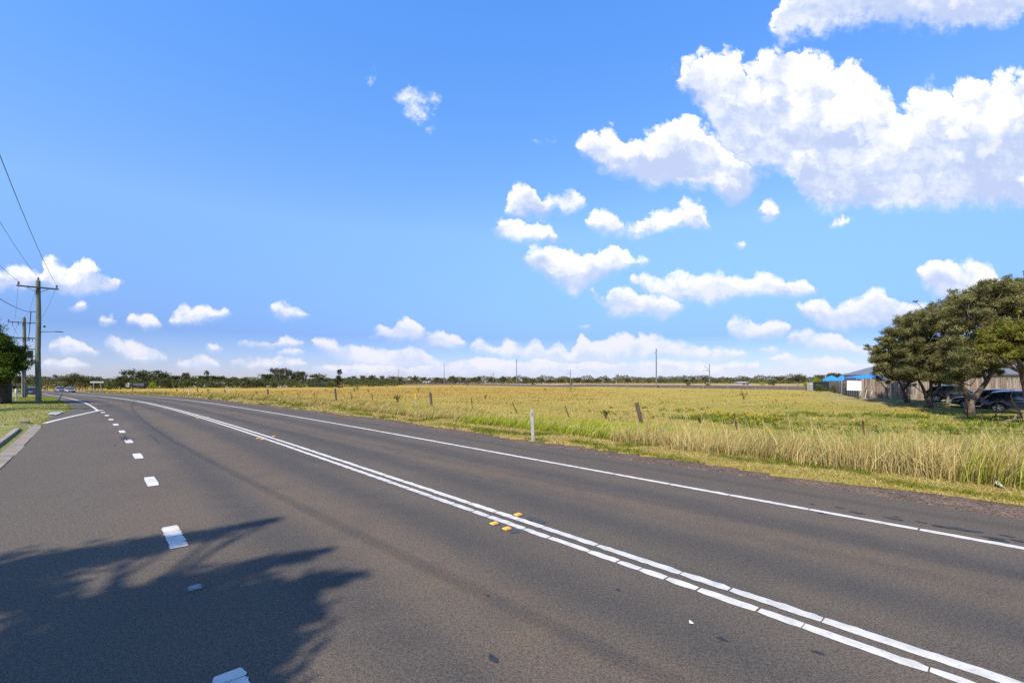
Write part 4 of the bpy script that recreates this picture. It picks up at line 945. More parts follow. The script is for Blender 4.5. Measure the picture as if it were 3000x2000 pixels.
b = MB(); b.tube([(0, 0, -.1), (0, 0, .85)], .06, 8); b.build('post', M_STEEL, r_); b = MB(); b.box((0, 0, 1.05), (.19, .19, .46)); b.build('white_box', M_WHITEP, r_, bevel=.03)
def col_on_w(px, wf):
    "spot on the line w = wf seen in a photo column"
    us = np.linspace(-8, 190, 8000); X, Y = to_xy(us, np.full_like(us, wf)); ok = Y > 1; p = np.where(ok, PCX+PXF*X/np.maximum(Y, .1), 1e9); i = int(np.argmin(np.abs(p-px))); return float(X[i]), float(Y[i])
x, y = col_on_w(1218, 24.6); r_ = empty('marker_post', (x, y, hz(x, y)), 0, 'small post with a bright yellow top in the roadside grass', 'marker post'); b = MB(); b.tube([(0, 0, -.1), (0, 0, .75)], .05, 8); b.build('post', M_STEEL, r_); b = MB(); b.tube([(0, 0, .62), (0, 0, 1.22)], [.062, .062], 8); b.build('yellow_sleeve', mat('yellow_plastic', (.80, .50, .01), (.7, .42, .01), 9., .5), r_)
# ------------------------------------------------------------------ wire fences
def timber_post_mesh(H, rr, seed):
    rs = np.random.default_rng(seed); mb = MB(); n = 9; V = []; F_ = []; k = 8
    jag = rs.uniform(.8, 1.25, n)
    for i in range(k):
        t = i/(k-1); z = -.25+(H+.25)*t
        for j in range(n):
            a = 2*math.pi*j/n; r = rr*jag[j]*(1+rs.normal(0, .06))*(1.1-.15*t); V.append((r*math.cos(a)+.02*math.sin(t*5), r*math.sin(a)*.85, z+(rs.uniform(-.05, .04) if i == k-1 else 0)))
    for i in range(k-1):
        for j in range(n): F_.append((i*n+j, i*n+(j+1) % n, (i+1)*n+(j+1) % n, (i+1)*n+j))
    F_.append(tuple(range((k-1)*n, k*n))); mb.add(V, F_); return mb
def star_mesh(H):
    mb = MB()
    for a in (0, 2.1, 4.2):
        M = Matrix.Rotation(a, 3, 'Z'); mb.box((.02*math.cos(a), .02*math.sin(a), H/2-.15), (.042, .009, H+.3), M)
    return mb
def wire_fence(label, posts, hs=(.35, .7, 1.0), wire_r=.0055, mwire=None):
    "posts: (x, y, ztop, kind, leanx)"
    x0, y0 = posts[0][0], posts[0][1]; L0 = Vector((x0, y0, hz(x0, y0))); root = empty('wire_fence', L0, 0, label, 'fence'); tops = []
    for i, (x, y, zt, kind, lean) in enumerate(posts):
        z = hz(x, y); H = max(.5, zt-z)
        mb = timber_post_mesh(H, .11, 40+i) if kind == 'T' else star_mesh(H)
        o = mb.build('timber_post' if kind == 'T' else 'steel_picket', M_TIMB if kind == 'T' else M_RUST, root); o.location = Vector((x, y, z))-L0; o.rotation_euler = (0, lean, rng.uniform(0, 3)*0)
        tops.append((Vector((x, y, z))-L0, H, lean))
    for h in hs:
        mb = MB()
        P = []
        for i, (p, H, ln) in enumerate(tops):
            hh = min(h, H-.06); a = p+Vector((math.sin(ln)*hh, 0, hh*math.cos(ln)))
            if i:
                q = P[-1]; L_ = (a-q).length; sag = min(.22, .012*L_*rng.uniform(.4, 1.8))
                for k in range(1, 6): t = k/6; P.append(q.lerp(a, t)-Vector((0, 0, sag*4*t*(1-t))))
            P.append(a)
        mb.tube(P, wire_r, 4, cap=False); mb.build('wire_strand', mwire or M_RUST, root)
    return root
pp = []
for px, top, kind, dx in [(3080,1275,'S',-5),(2533,1248.6,'S',-6),(2160,1217,'S',-10),(1877,1179,'T',-11),(1668,1189,'S',-14),(1514,1182,'S',-14),(1384.7,1165,'S',-5),(1264,1150,'T',-3),(1166,1156,'S',-1),(1092.6,1153,'S',-4),(1031.4,1147,'S',-4),(984,1138,'T',-2),(923,1148,'S',-2),(877,1149,'S',-6),(830.6,1146,'S',-7),(785,1139,'T',-1),(757,1144,'T',-9),(721,1146,'S',-8),(695,1141,'S',-5),(663,1140,'T',-6),(597,1142,'S',-5),(582,1137,'T',-5),(540,1139,'S',-3),(520,1134,'T',-3),(502,1137,'S',-2),(487,1141,'S',-3),(449,1137,'S',0),(380,1134,'S',-2),(362,1136,'S',0),(345,1133,'T',0)]:
    x, y = col_on_w(px, 23.2); zt = CH+(PHY-top)/PXF*y; H = zt-hz(x, y); zt = hz(x, y)+min(max(H, .85), 1.5); pp.append((x, y, zt, kind, math.atan2(dx/PXF*y, zt-hz(x, y))))
wire_fence('sagging wire fence of leaning rusty pickets and timber posts beside the road', pp)
pp = []
for px, top, dx in [(100,1139,0),(131,1139,0),(139,1140,0),(158,1138,0),(222,1139,0),(232,1137,0),(241,1139,4),(252,1135,-4),(257,1135,-3),(268,1136,5),(277,1137,4),(288,1137,2),(300,1136,0)]:
    Y = 150.; X = (px-PCX)/PXF*Y; z = hz(X, Y); zt = max(CH+(PHY-top)/PXF*Y, z+1.1); pp.append((X, Y, min(zt, z+1.7), 'T', dx/PXF*Y/1.5))
wire_fence('far wire fence with timber posts behind the cars on the bend', pp, (.6, 1.1), .012)
pp = []
for px, base_y, top, kind in [(2542,1168,1136,'T'),(2560,1168,1144,'S'),(2582,1168,1141,'S'),(2605,1166,1139,'S'),(2665,1178,1150,'S'),(2733,1198,1152,'S'),(2835,1222,1166,'S'),(2916,1231,1168,'S'),(3050,1245,1170,'S')]:
    x, y = ground_at(px, base_y); zt = CH+(PHY-top)/PXF*y; pp.append((x, y, max(zt, hz(x, y)+1.0), kind, rng.normal(0, .05)))
wire_fence('rusty picket and wire fence running under the paddock-edge trees', pp, (.3, .6, .9))
x, y = ground_at(2776, 1185); b = timber_post_mesh(1.05, .17, 5); o = b.build('timber_stump', M_GREYT); o.location = (x, y, hz(x, y)); tag(o, 'stout grey timber post standing beside the middle black car', 'post')
# ------------------------------------------------------------------ power poles and lines
M_POLE = mat('treated_pole', (.20, .235, .175), (.115, .135, .105), 3.5, .9, bmp=.6, bscale=16., stretch=(4, 4, .3))
M_DARK = mat('dark_metal', (.035, .036, .04), (.05, .05, .055), 9., .6, metal=.3)
M_ARM = mat('dark_timber_arm', (.045, .042, .04), (.07, .06, .055), 9., .85)
M_PORC = mat('brown_porcelain', (.10, .075, .065), (.14, .11, .10), 9., .3)
M_CABLE = mat('black_cable', (.02, .02, .022), (.03, .03, .03), 9., .6)
AX = Vector((RN[0], RN[1], 0)); AZ_ARM = math.atan2(RN[1], RN[0])
def pole_base(x, y, H, label, r0=.19, r1=.145, m=M_POLE):
    r = empty('power_pole', (x, y, hz(x, y)), 0, label, 'power pole', 'timber power poles along the left verge'); mb = MB()
    n = 10; mb.tube([(.015*math.sin(i*1.3), .015*math.cos(i*.9), -.3+(H+.3)*i/(n-1)) for i in range(n)], [r0+(r1-r0)*i/(n-1) for i in range(n)], 14); mb.build('pole_shaft', m, r, smooth=False); return r
def cross(r, z, a, b_, braces=True, ins=(), hang=(), th=.11):
    mb = MB(); M = Matrix.Rotation(AZ_ARM, 3, 'Z'); off = Vector((-RD[0]*-.2, RD[1]*-.2, 0)); off = Vector((RD[0], RD[1], 0))*-.2
    mb.box(AX*((a+b_)/2)+Vector((0, 0, z))+off, (b_-a, .09, th), M); arm = mb.build('crossarm', M_ARM, r)
    if braces:
        for s in (-1, 1):
            e = min(abs(a), abs(b_))*.55*s; q = MB(); q.tube([AX*(.1*s)+Vector((0, 0, z-.38))+off, AX*e+Vector((0, 0, z-.03))+off], .02, 6); q.build('arm_brace', M_DARK, r)
    for t in ins:
        q = MB(); q.lathe([(.02, 0), (.02, .06), (.07, .07), (.08, .12), (.05, .15), (.075, .19), (.06, .25), (.03, .29)], AX*t+Vector((0, 0, z+th/2))+off, 10); q.build('insulator', M_PORC, r, smooth=True)
    for t in hang:
        q = MB(); q.lathe([(.02, 0), (.045, -.08), (.03, -.12), (.05, -.2), (.03, -.26), (.045, -.32), (.015, -.4)], AX*t+Vector((0, 0, z-th/2))+off, 8); q.build('insulator', M_PORC, r, smooth=True)
    return off
x1, y1 = ground_at(112, 1183); P1 = Vector((x1, y1, hz(x1, y1))); H1 = CH+(PHY-822)/PXF*y1-P1.z
pl1 = pole_base(x1, y1, H1, 'tall green-grey timber power pole with one crossarm and a street light')
za1 = CH+(PHY-843)/PXF*y1-P1.z; cross(pl1, za1, -1.22, 1.22, True, (-1.1, 1.1))
q = MB(); q.lathe([(.02, 0), (.02, .05), (.075, .06), (.08, .12), (.05, .15), (.07, .19), (.05, .24), (.02, .27)], (0, 0, H1), 10); q.build('insulator', M_PORC, pl1, smooth=True)
zl = CH+(PHY-970)/PXF*y1-P1.z
q = MB(); q.tube([(0, 0, zl-.06), AX*.35+Vector((0, 0, zl-.02)), AX*.95+Vector((0, 0, zl+.03))], [.03, .026, .022], 8); la = q.build('lamp_arm', M_DARK, pl1)
q = MB(); M = Matrix.Rotation(AZ_ARM, 3, 'Z'); q.box(AX*1.22+Vector((0, 0, zl+.04)), (.62, .16, .07), M, .7); q.build('lamp_head', M_DARK, pl1, bevel=.02)
q = MB(); q.lathe([(.01, -.09), (.07, -.05), (.08, 0), (.07, .05), (.01, .09)], AX*.36+Vector((0, 0, zl+.42)), 10); q.build('photocell', M_DARK, pl1, smooth=True)
q = MB(); q.box(AX*-.28+Vector((0, 0, CH+(PHY-914)/PXF*y1-P1.z)), (.4, .05, .05), M); q.build('cable_bracket', M_DARK, pl1)
x2, y2 = ground_at(71, 1165.5); P2 = Vector((x2, y2, hz(x2, y2))); H2 = CH+(PHY-931)/PXF*y2-P2.z
pl2 = pole_base(x2, y2, H2, 'rear timber power pole with several crossarms and a grey transformer', .21, .17)
def zp2(py): return CH+(PHY-py)/PXF*y2-P2.z
cross(pl2, zp2(945), -1.55, 1.25, True, (-1.45,), (-1.1, -.55)); cross(pl2, zp2(990), -1.6, 1.35, True, (), (.5, .8, 1.1), .14); cross(pl2, zp2(1022), -1.0, 1.2, False); cross(pl2, zp2(1043), -.2, 1.2, False)
q = MB(); q.lathe([(.02, 0), (.07, .06), (.05, .15), (.07, .2), (.02, .3)], (0, 0, H2), 8); q.build('insulator', M_PORC, pl2)
q = MB(); q.box(AX*.55+Vector((0, 0, zp2(1037))), (.62, .6, 1.15), M); tr_ = q.build('transformer', mat('grey_paint', (.19, .20, .21), (.15, .16, .17), 6., .5), pl2, bevel=.04)
for k in range(5): q = MB(); q.box(AX*(.4+.08*k)+Vector((0, 0, zp2(1037)))+Vector((RD[0], RD[1], 0))*-.36, (.02, .12, .9), M); q.build('cooling_fin', M_DARK, tr_)
q = MB(); q.box(Vector((RD[0], RD[1], 0))*-.22+AX*.1+Vector((0, 0, zp2(1116))), (.20, .02, .36), M); q.build('red_sign', mat('red_paint', (.50, .06, .05), (.42, .08, .07), 9., .6), pl2)
q = MB(); q.tube([Vector((RD[0], RD[1], 0))*-.2+AX*-.19+Vector((0, 0, .1)), Vector((RD[0], RD[1], 0))*-.2+AX*-.19+Vector((0, 0, 4.2))], .05, 6); q.build('cable_guard', M_STEEL, pl2)
# neighbouring poles that carry the lines on, outside the frame on the near side and hidden on the far side
n0 = (to_xy(-7., -3.05)); P0 = Vector((float(n0[0]), float(n0[1]), hz(*n0)))
pl0 = pole_base(P0.x, P0.y, H1, 'near timber power pole just outside the left of the picture'); cross(pl0, za1, -1.22, 1.22, True, (-1.1, 1.1))
n3 = to_xy(150., -6.5); P3 = Vector((float(n3[0]), float(n3[1]), hz(*n3)))
pl3 = pole_base(P3.x, P3.y, 9.5, 'farthest timber power pole, hidden behind the street tree'); cross(pl3, 9.1, -1.22, 1.22, True, (-1.1, 1.1))
def wire(label, a, b_, sag, r=.009, name='overhead_wire', n=26):
    mb = MB(); mb.tube([a.lerp(b_, i/n)-Vector((0, 0, sag*4*(i/n)*(1-i/n))) for i in range(n+1)], r, 5); o = mb.build(name, M_CABLE); tag(o, label, 'wire', 'overhead wires on the left'); return o
BK = Vector((RD[0], RD[1], 0))*-.2
for t, nm in ((-1.1, 'left'), (1.1, 'right')):
    wire('%s overhead wire from the tall power pole towards the camera' % nm, P1+AX*t+BK+Vector((0, 0, za1+.34)), P0+AX*t+BK+Vector((0, 0, za1+.34)), 1.15, .011)
    wire('%s overhead wire between the two visible power poles' % nm, P1+AX*t+BK+Vector((0, 0, za1+.34)), P2+AX*(t*.9)+BK+Vector((0, 0, zp2(945)+.3)), 1.0, .009)
wire('middle overhead wire from the top of the tall power pole towards the camera', P1+Vector((0, 0, H1+.27)), P0+Vector((0, 0, H1+.27)), 1.15, .009)
wire('middle overhead wire between the tops of the two power poles', P1+Vector((0, 0, H1+.27)), P2+Vector((0, 0, H2+.3)), 1.0, .009)
zc = CH+(PHY-915)/PXF*y1-P1.z
wire('thick black bundled cable sagging left of the tall power pole', P1+AX*-.42+Vector((0, 0, zc)), P0+AX*-.3+Vector((0, 0, zc-.2)), 1.5, .018, 'bundled_cable')
wire('thick black bundled cable hanging between the two power poles', P1+AX*-.42+Vector((0, 0, zc)), P2+AX*.25+Vector((0, 0, zp2(990))), 1.2, .03, 'bundled_cable')
for t, nm in ((-1.4, 'left'), (-.5, 'middle'), (.6, 'right')): wire('%s overhead wire running on from the rear pole behind the street tree' % nm, P2+AX*t+BK+Vector((0, 0, zp2(945)+.2)), P3+AX*(t*.8)+Vector((0, 0, 9.4)), .8, .010)
wire('thin wire slanting down between the crossarms of the rear pole', P2+AX*-1.1+BK+Vector((0, 0, zp2(945)-.4)), P2+AX*-.5+Vector((0, 0, zp2(988))), .05, .012)
# ------------------------------------------------------------------ cars
def paintmat(name, c, metal=.5, rough=.25):
    m, nt, b, o = newmat(name); p = opos(nt); f = nz(p, 900., 1.)
    setc(nt, b.inputs['Base Color'], mixc(f.step(.4, .6), c, tuple(min(1, k*1.25+.004) for k in c))); b.inputs['Metallic'].default_value = metal; b.inputs['Roughness'].default_value = rough; b.inputs['Coat Weight'].default_value = .9; b.inputs['Coat Roughness'].default_value = .04; return m
M_GLASS = mat('car_glass', (.012, .014, .017), (.016, .018, .02), 3., .05, spec=.9)
M_TYRE = mat('tyre', (.022, .022, .023), (.03, .03, .03), 30., .85)
M_RIM = mat('alloy', (.55, .56, .58), (.45, .46, .48), 20., .3, metal=.85)
M_TRIM = mat('black_trim', (.018, .018, .02), (.025, .025, .026), 30., .6)
M_LAMPW = mat('headlamp', (.80, .80, .78), (.6, .62, .64), 60., .1, spec=.9)
M_LAMPR = mat('tail_lamp', (.50, .015, .012), (.34, .01, .01), 60., .15, spec=.9)
M_CHROME = mat('chrome', (.75, .76, .78), (.65, .66, .68), 20., .12, metal=1.)
CAR = {  # length, width, height, roof profile (x, z) from tail to nose, shoulder profile (x, z), wheel x, wheel radius
 'suv': dict(L=4.75, W=1.9, sh=[(-2.36, .62), (-2.33, .98), (-2.15, 1.06), (-1.0, 1.07), (.2, 1.04), (1.05, 1.02), (1.75, .95), (2.2, .84), (2.37, .62)], roof=[(-2.22, 1.07), (-1.72, 1.58), (-1.2, 1.66), (-.2, 1.69), (.4, 1.62), (1.15, 1.03)], wx=(-1.42, 1.42), wr=.36),
 'sedan': dict(L=4.8, W=1.84, sh=[(-2.4, .60), (-2.36, .90), (-2.1, .98), (-1.2, .97), (.2, .94), (1.0, .91), (1.75, .82), (2.22, .72), (2.4, .52)], roof=[(-1.85, .98), (-1.05, 1.38), (-.5, 1.45), (.1, 1.44), (.45, 1.36), (1.1, .92)], wx=(-1.42, 1.42), wr=.32),
 'hatch': dict(L=4.3, W=1.8, sh=[(-2.13, .60), (-2.1, .92), (-1.95, 1.0), (-1.0, 1.0), (.2, .98), (.9, .95), (1.6, .86), (2.0, .74), (2.15, .52)], roof=[(-2.0, 1.0), (-1.55, 1.4), (-1.0, 1.5), (-.1, 1.51), (.35, 1.43), (1.05, .96)], wx=(-1.28, 1.3), wr=.32)}
def interp(prof, x): return float(np.interp(x, [p[0] for p in prof], [p[1] for p in prof]))
def make_car(kind, name, paint, label, loc, heading, lights=False):
    "heading: direction the nose points, in plan"
    k = CAR[kind]; rz = math.atan2(heading[1], heading[0]); r = empty(name, loc, rz, label, 'car'); hw = k['W']/2; sh = k['sh']; x0, x1 = sh[0][0], sh[-1][0]; wr = k['wr']
    xs = np.unique(np.concatenate([np.linspace(x0, x1, 30), [k['wx'][0]+d for d in (-wr*1.15, -wr*.8, 0, wr*.8, wr*1.15)], [k['wx'][1]+d for d in (-wr*1.15, -wr*.8, 0, wr*.8, wr*1.15)]]))
    mb = MB(); V = []; F_ = []; n = 12
    for x in xs:
        zt = interp(sh, x); t = max(0, abs(x)/x1-.72)/.28; w = hw*(1-.16*t*t); zb = .24+.10*t
        arch = 0.
        for wx in k['wx']:
            d = abs(x-wx)/(wr*1.17)
            if d < 1: arch = max(arch, wr+wr*1.17*math.sqrt(1-d*d))
        zs = max(zb, arch)
        half = [(0, zb), (w-.22, zb), (w-.22, max(zb+.02, zs)), (w-.02, max(zb+.03, zs+.005)), (w, max(zs+.05, zb+(zt-zb)*.45)), (w-.03, max(zs+.06, zt-.14)), (w-.10, max(zs+.07, zt-.03)), (w-.35, zt+.012), (0, zt+.03)]
        ring = half+[(-a, b) for a, b in half[-2:0:-1]]
        V += [(x, a, b) for a, b in ring]; n = len(ring)
    for i in range(len(xs)-1):
        for j in range(n): F_.append((i*n+j, i*n+(j+1) % n, (i+1)*n+(j+1) % n, (i+1)*n+j))
    F_ += [tuple(range(n)), tuple(range(len(xs)*n-1, (len(xs)-1)*n-1, -1))]
    mb.add(V, F_); mb.build('body', paint, r, smooth=True)
    rf = k['roof']; ra, rb = rf[0][0], rf[-1][0]; gl = np.unique(np.concatenate([np.linspace(ra, rb, 18), [p[0] for p in rf]])); V = []; F_ = []
    def ring_at(x, g=0.):
        zt = interp(rf, x); zb = interp(sh, x)-.03; f = (zt-zb)/.65; w0 = hw-.09+g; w1 = hw-.09-.20*f+g; return [(w0, zb), (w1+.03, zt-.09*min(1, f)), (w1-.12, zt-.02*min(1, f)+g), (0, zt+.012+g)]
    for x in gl:
        h = ring_at(x); rg = h+[(-a, b) for a, b in h[-2::-1]]; V += [(x, a, b) for a, b in rg]; n = len(rg)
    for i in range(len(gl)-1):
        for j in range(n-1): F_.append((i*n+j, i*n+j+1, (i+1)*n+j+1, (i+1)*n+j))
    F_ += [tuple(range(n)), tuple(range(len(gl)*n-1, (len(gl)-1)*n-1, -1))]
    mb = MB(); mb.add(V, F_); mb.build('window_glass', M_GLASS, r, smooth=False)
    # roof skin and pillars over the glass
    xr = [p[0] for p in rf[1:-1]]; rx = np.linspace(xr[0]-.05, xr[-1]+.06, 9); V = []
    for x in rx:
        h = ring_at(x, .008); V += [(x, h[1][0]+.01, h[1][1]), (x, h[2][0], h[2][1]+.006), (x, 0, h[3][1]+.008), (x, -h[2][0], h[2][1]+.006), (x, -h[1][0]-.01, h[1][1])]
    mb = MB(); mb.add(V, [(i*5+j, i*5+j+1, (i+1)*5+j+1, (i+1)*5+j) for i in range(8) for j in range(4)]); mb.build('roof', paint, r, smooth=True)
    for s in (-1, 1):
        for xa, xb in ((rb-.02, xr[-1]+.02), (.02, -.02), (ra+.06, xr[0]-.02), (-1.05, -1.0) if kind != 'sedan' else (-.95, -.93)):
            a, b_ = ring_at(xa, .006), ring_at(xb, .006); q = MB(); q.tube([(xa, s*a[0][0], a[0][1]+.02), (xb, s*b_[1][0], b_[1][1])], .035, 6); q.build('pillar', paint if abs(xa) > .5 else M_TRIM, r)
        q = MB(); P = [(x, s*(ring_at(x, .008)[0][0]+.004), ring_at(x)[0][1]+.045) for x in np.linspace(ra+.25, rb-.2, 8)]; q.tube(P, .012, 5); q.build('window_trim', M_CHROME, r)
        q = MB(); q.box((.78, s*(hw+.03), interp(sh, .78)+.06), (.14, .2, .14)); q.build('mirror', paint, r, bevel=.03)
        q = MB(); q.box((x1-.22, s*(hw-.34), interp(sh, x1-.22)-.08), (.34, .34, .13), Matrix.Rotation(-.25*s, 3, 'Z')); q.build('headlight', M_LAMPW, r, bevel=.03)
        q = MB(); q.box((x0+.14, s*(hw-.22), interp(sh, x0+.14)-.10), (.30, .40, .13), Matrix.Rotation(.2*s, 3, 'Z')); q.build('tail_light', M_LAMPR, r, bevel=.03)
        q = MB(); q.box((0, s*(hw+.002), .30), (2.05, .03, .12)); q.build('sill', M_TRIM, r)
        for xd in (.25, -.75): q = MB(); q.box((xd, s*(hw+.004), .92), (.2, .03, .035)); q.build('door_handle', paint, r)
        for wx in k['wx']:
            w = empty('wheel', (wx, s*(hw-.11), wr)); w.parent = r; MX = Matrix.Rotation(R(90), 3, 'X')
            q = MB(); q.lathe([(wr*.66, -.10), (wr*.95, -.11), (wr, -.07), (wr, .07), (wr*.95, .11), (wr*.66, .10)], n=24, M=MX); q.build('tyre', M_TYRE, w, smooth=False)
            q = MB(); q.lathe([(wr*.60, s*.06), (wr*.69, s*.112), (wr*.72, s*.115), (wr*.66, s*.06)][::1], n=24, M=Matrix.Rotation(R(-90), 3, 'X'))
            for a in range(10):
                an = 2*math.pi*a/10+(.13 if a % 2 else -.13); M_ = Matrix.Rotation(an, 3, 'Y'); q.box(M_ @ Vector((wr*.36, s*.095, 0)), (wr*.64, .025, .035), M_)
            q.lathe([(wr*.16, s*.07), (wr*.15, s*.112), (.01, s*.115)], n=12, M=Matrix.Rotation(R(-90), 3, 'X')); q.build('rim', M_RIM, w)
            q = MB(); q.lathe([(wr*.62, s*.02), (wr*.60, s*.03), (.01, s*.03)], n=18, M=Matrix.Rotation(R(-90), 3, 'X')); q.build('brake_disc', M_TRIM, w)
    q = MB(); q.box((x1-.015, 0, .56), (.05, hw*1.1, .2)); q.build('grille', M_TRIM, r); q = MB(); q.box((x1+.015, 0, .43), (.02, .5, .11)); q.build('number_plate', M_WHITEP, r); q = MB(); q.box((x0-.01, 0, .78), (.02, .5, .11)); q.build('number_plate', M_WHITEP, r)
    q = MB(); q.box((x0+.05, 0, .40), (.14, hw*1.75, .2)); q.build('bumper', M_TRIM, r, bevel=.03)
    return r
P_BLACK = paintmat('black_metallic', (.006, .007, .011), .2); P_NAVY = paintmat('navy_metallic', (.008, .012, .028), .4); P_SILV = paintmat('silver_metallic', (.24, .24, .245), .3, .4); P_GREY = paintmat('grey_metallic', (.15, .15, .155), .3, .4); P_DK = paintmat('dark_grey_metallic', (.03, .035, .045), .5)
def car_by_wheel(kind, name, paint, label, px, py, wi, head):
    "put a wheel of the car on the ground at a photo pixel; head: nose direction"
    x, y = ground_at(px, py); h = np.array(head, float); h /= np.linalg.norm(h); wx = CAR[kind]['wx'][wi]; cx, cy = x-h[0]*wx, y-h[1]*wx
    side = np.array([-h[1], h[0]]); t = -1 if side @ np.array([x, y]) > 0 else 1; cx, cy = cx-side[0]*t*(CAR[kind]['W']/2-.1), cy-side[1]*t*(CAR[kind]['W']/2-.1)
    return make_car(kind, name, paint, label, (cx, cy, hz(cx, cy)+.02), h)
car_by_wheel('suv', 'parked_car', P_NAVY, 'nearest dark blue car, rear wheel beside the forked trunk, cut by right edge', 2925, 1209, 0, -RD)
car_by_wheel('suv', 'parked_car', P_BLACK, 'middle black car behind the forked tree trunk, nose to the left', 2829, 1196, 1, RD)
car_by_wheel('suv', 'parked_car', P_BLACK, 'farthest black car behind the many-stemmed trunk', 2743, 1177, 0, -RD)
def road_car(kind, paint, label, u, w, away=False):
    X, Y = (float(k) for k in to_xy(u, w)); X2, Y2 = (float(k) for k in to_xy(u+2., w)); h = np.array([X2-X, Y2-Y]); h = h if away else -h
    return make_car(kind, 'moving_car', paint, label, (X, Y, float(base(X, Y))+.01), h)
road_car('sedan', P_SILV, 'silver sedan coming round the left bend, front car of the pair', 171., 5.5)
road_car('hatch', P_GREY, 'grey hatchback just behind the silver sedan on the left bend', 180., 4.9)
Yc = 92.; Xc = (93-PCX)/PXF*Yc; make_car('suv', 'parked_car', P_DK, 'dark car parked on the left verge, seen between the two power poles', (Xc, Yc, hz(Xc, Yc)+.02), RD)
# ------------------------------------------------------------------ yard at the right: fences, house, tents
def frame(p, q): d = Vector((q[0]-p[0], q[1]-p[1], 0)); return d.length, math.atan2(d.y, d.x)
M_PALE = [mat('paling_%s' % 'abc'[i], a, b_, 4., .95, bmp=.5, stretch=(3, 3, .2), coord='world') for i, (a, b_) in enumerate((((.27, .20, .155), (.13, .09, .07)), ((.36, .27, .21), (.20, .14, .105)), ((.34, .30, .26), (.20, .17, .145))))]
pa, pb = at(2519, 1150, 53.), at(3090, 1150, 47.); Lp, ap = frame(pa, pb); z0 = hz(pa.x, pa.y)
pf = empty('paling_fence', (pa.x, pa.y, z0), ap, 'high brown weathered timber paling fence behind the parked cars', 'fence')
pm = []
for i in range(4):
    b = MB(); H = 2.36+(-.02, .0, .03, .05)[i]; b.box((0, 0, H/2), (.142, .018, H)); o = b.build('paling', M_PALE[i % 3], pf); pm.append(o)
s_ = .0; i = 0
while s_ < Lp:
    o = pm[i] if i < 4 else pm[random.randrange(4)].copy()
    if i >= 4: COL.objects.link(o); o.parent = pf
    gz = hz(pa.x+math.cos(ap)*s_, pa.y+math.sin(ap)*s_)-z0
    o.location = (s_, random.uniform(-.006, .006)+(.012 if i % 2 else 0), gz+random.uniform(-.03, .03)); o.rotation_euler = (0, random.gauss(0, .008), 0); s_ += .15; i += 1
for z in (.4, 1.2, 2.0): b = MB(); b.box((Lp/2, .06, z), (Lp, .06, .09)); b.build('rail', M_GREYT, pf)
ga, gb = at(2519, 1150, 53.), at(2431, 1140, 92.); Lg, ag = frame(ga, gb); z1 = hz(ga.x, ga.y)
gf = empty('paling_fence', (ga.x, ga.y, z1), ag, 'silver-grey timber fence showing its posts and rails, running back from the white board', 'fence')
b = MB(); s_ = 0.
while s_ < Lg: zz = hz(ga.x+math.cos(ag)*s_, ga.y+math.sin(ag)*s_)-z1; b.box((s_, -.06, zz+.9), (.14, .018, 1.85+random.uniform(-.03, .03))); s_ += .15
o = b.build('palings', M_GREYT, gf); o['kind'] = 'stuff'
s_ = 0.
while s_ < Lg+.1: zz = hz(ga.x+math.cos(ag)*s_, ga.y+math.sin(ag)*s_)-z1; b = MB(); b.box((s_, .05, zz+.95), (.1, .1, 1.95)); b.build('fence_post', M_GREYT, gf); s_ += 2.4
for z in (.3, 1.05, 1.75): b = MB(); b.box((Lg/2, .02, z), (Lg, .05, .1)); b.build('rail', M_GREYT, gf)
M_BLUM = mat('dark_sheet_metal', (.022, .030, .042), (.030, .038, .05), 3., .5, metal=.2)
da, db = at(2433, 1140, 92.5), at(2373, 1140, 100.); Ld, ad = frame(da, db); z2 = hz(da.x, da.y); df = empty('metal_fence', (da.x, da.y, z2), ad, 'dark blue-grey sheet metal fence beyond the timber fence', 'fence')
k = 0; s_ = 0.
while s_ < Ld-.1:
    b = MB(); n = 13; V = []
    for j in range(n):
        for z in (0, 1.85): V.append((s_+2.3*j/(n-1), .03*(1 if (j % 4) in (1, 2) else -1), z))
    b.add(V, [(2*j, 2*j+2, 2*j+3, 2*j+1) for j in range(n-1)]); b.build('sheet_panel', M_BLUM, df); b = MB(); b.box((s_, 0, .95), (.06, .07, 1.95)); b.build('fence_post', M_BLUM, df); s_ += 2.36
b = MB(); b.box((Ld/2, 0, 1.88), (Ld, .08, .06)); b.build('capping', M_BLUM, df)
M_WALL = mat('pale_wall', (.52, .51, .49), (.45, .44, .42), 2., .9, coord='world'); M_ROOFG = mat('grey_metal_roof', (.22, .235, .25), (.18, .19, .205), 3., .5, metal=.3, coord='world'); M_ROOFD = mat('dark_roof_edge', (.05, .055, .06), (.07, .07, .075), 4., .6)
def house(name, label, x, y, L_, W_, eave, ridge, rz, mwall, mroof, win=2, gable=False, over=.5, sub=True):
    z = hz(x, y)-.1; r = empty(name, (x, y, z), rz, label, 'building'); b = MB(); b.box((0, 0, eave/2), (L_, W_, eave)); b.build('wall', mwall, r)
    a, c = L_/2+over, W_/2+over; rl = a if gable else max(.2, a-c); V = [(-a, -c, eave), (a, -c, eave), (a, c, eave), (-a, c, eave), (-rl, 0, ridge), (rl, 0, ridge)]
    b = MB(); b.add(V, [(0, 1, 5, 4), (2, 3, 4, 5), (1, 2, 5), (3, 0, 4), (3, 2, 1, 0)]); ro = b.build('roof', mroof, r)
    for s in (-1, 1):
        b = MB(); b.box((0, s*(c+.05), eave-.02), (2*a, .1, .16)); b.build('gutter', M_ROOFD, ro)
    for i in range(win):
        X = (i+.5)/win*L_-L_/2; b = MB(); b.box((X, -W_/2-.02, eave*.58), (1.4, .06, 1.1)); w = b.build('window', M_GLASS, r)
        if sub: b = MB(); b.box((X, -W_/2-.05, eave*.58), (1.5, .03, .06)); b.build('frame', M_WPOST, w)
    return r
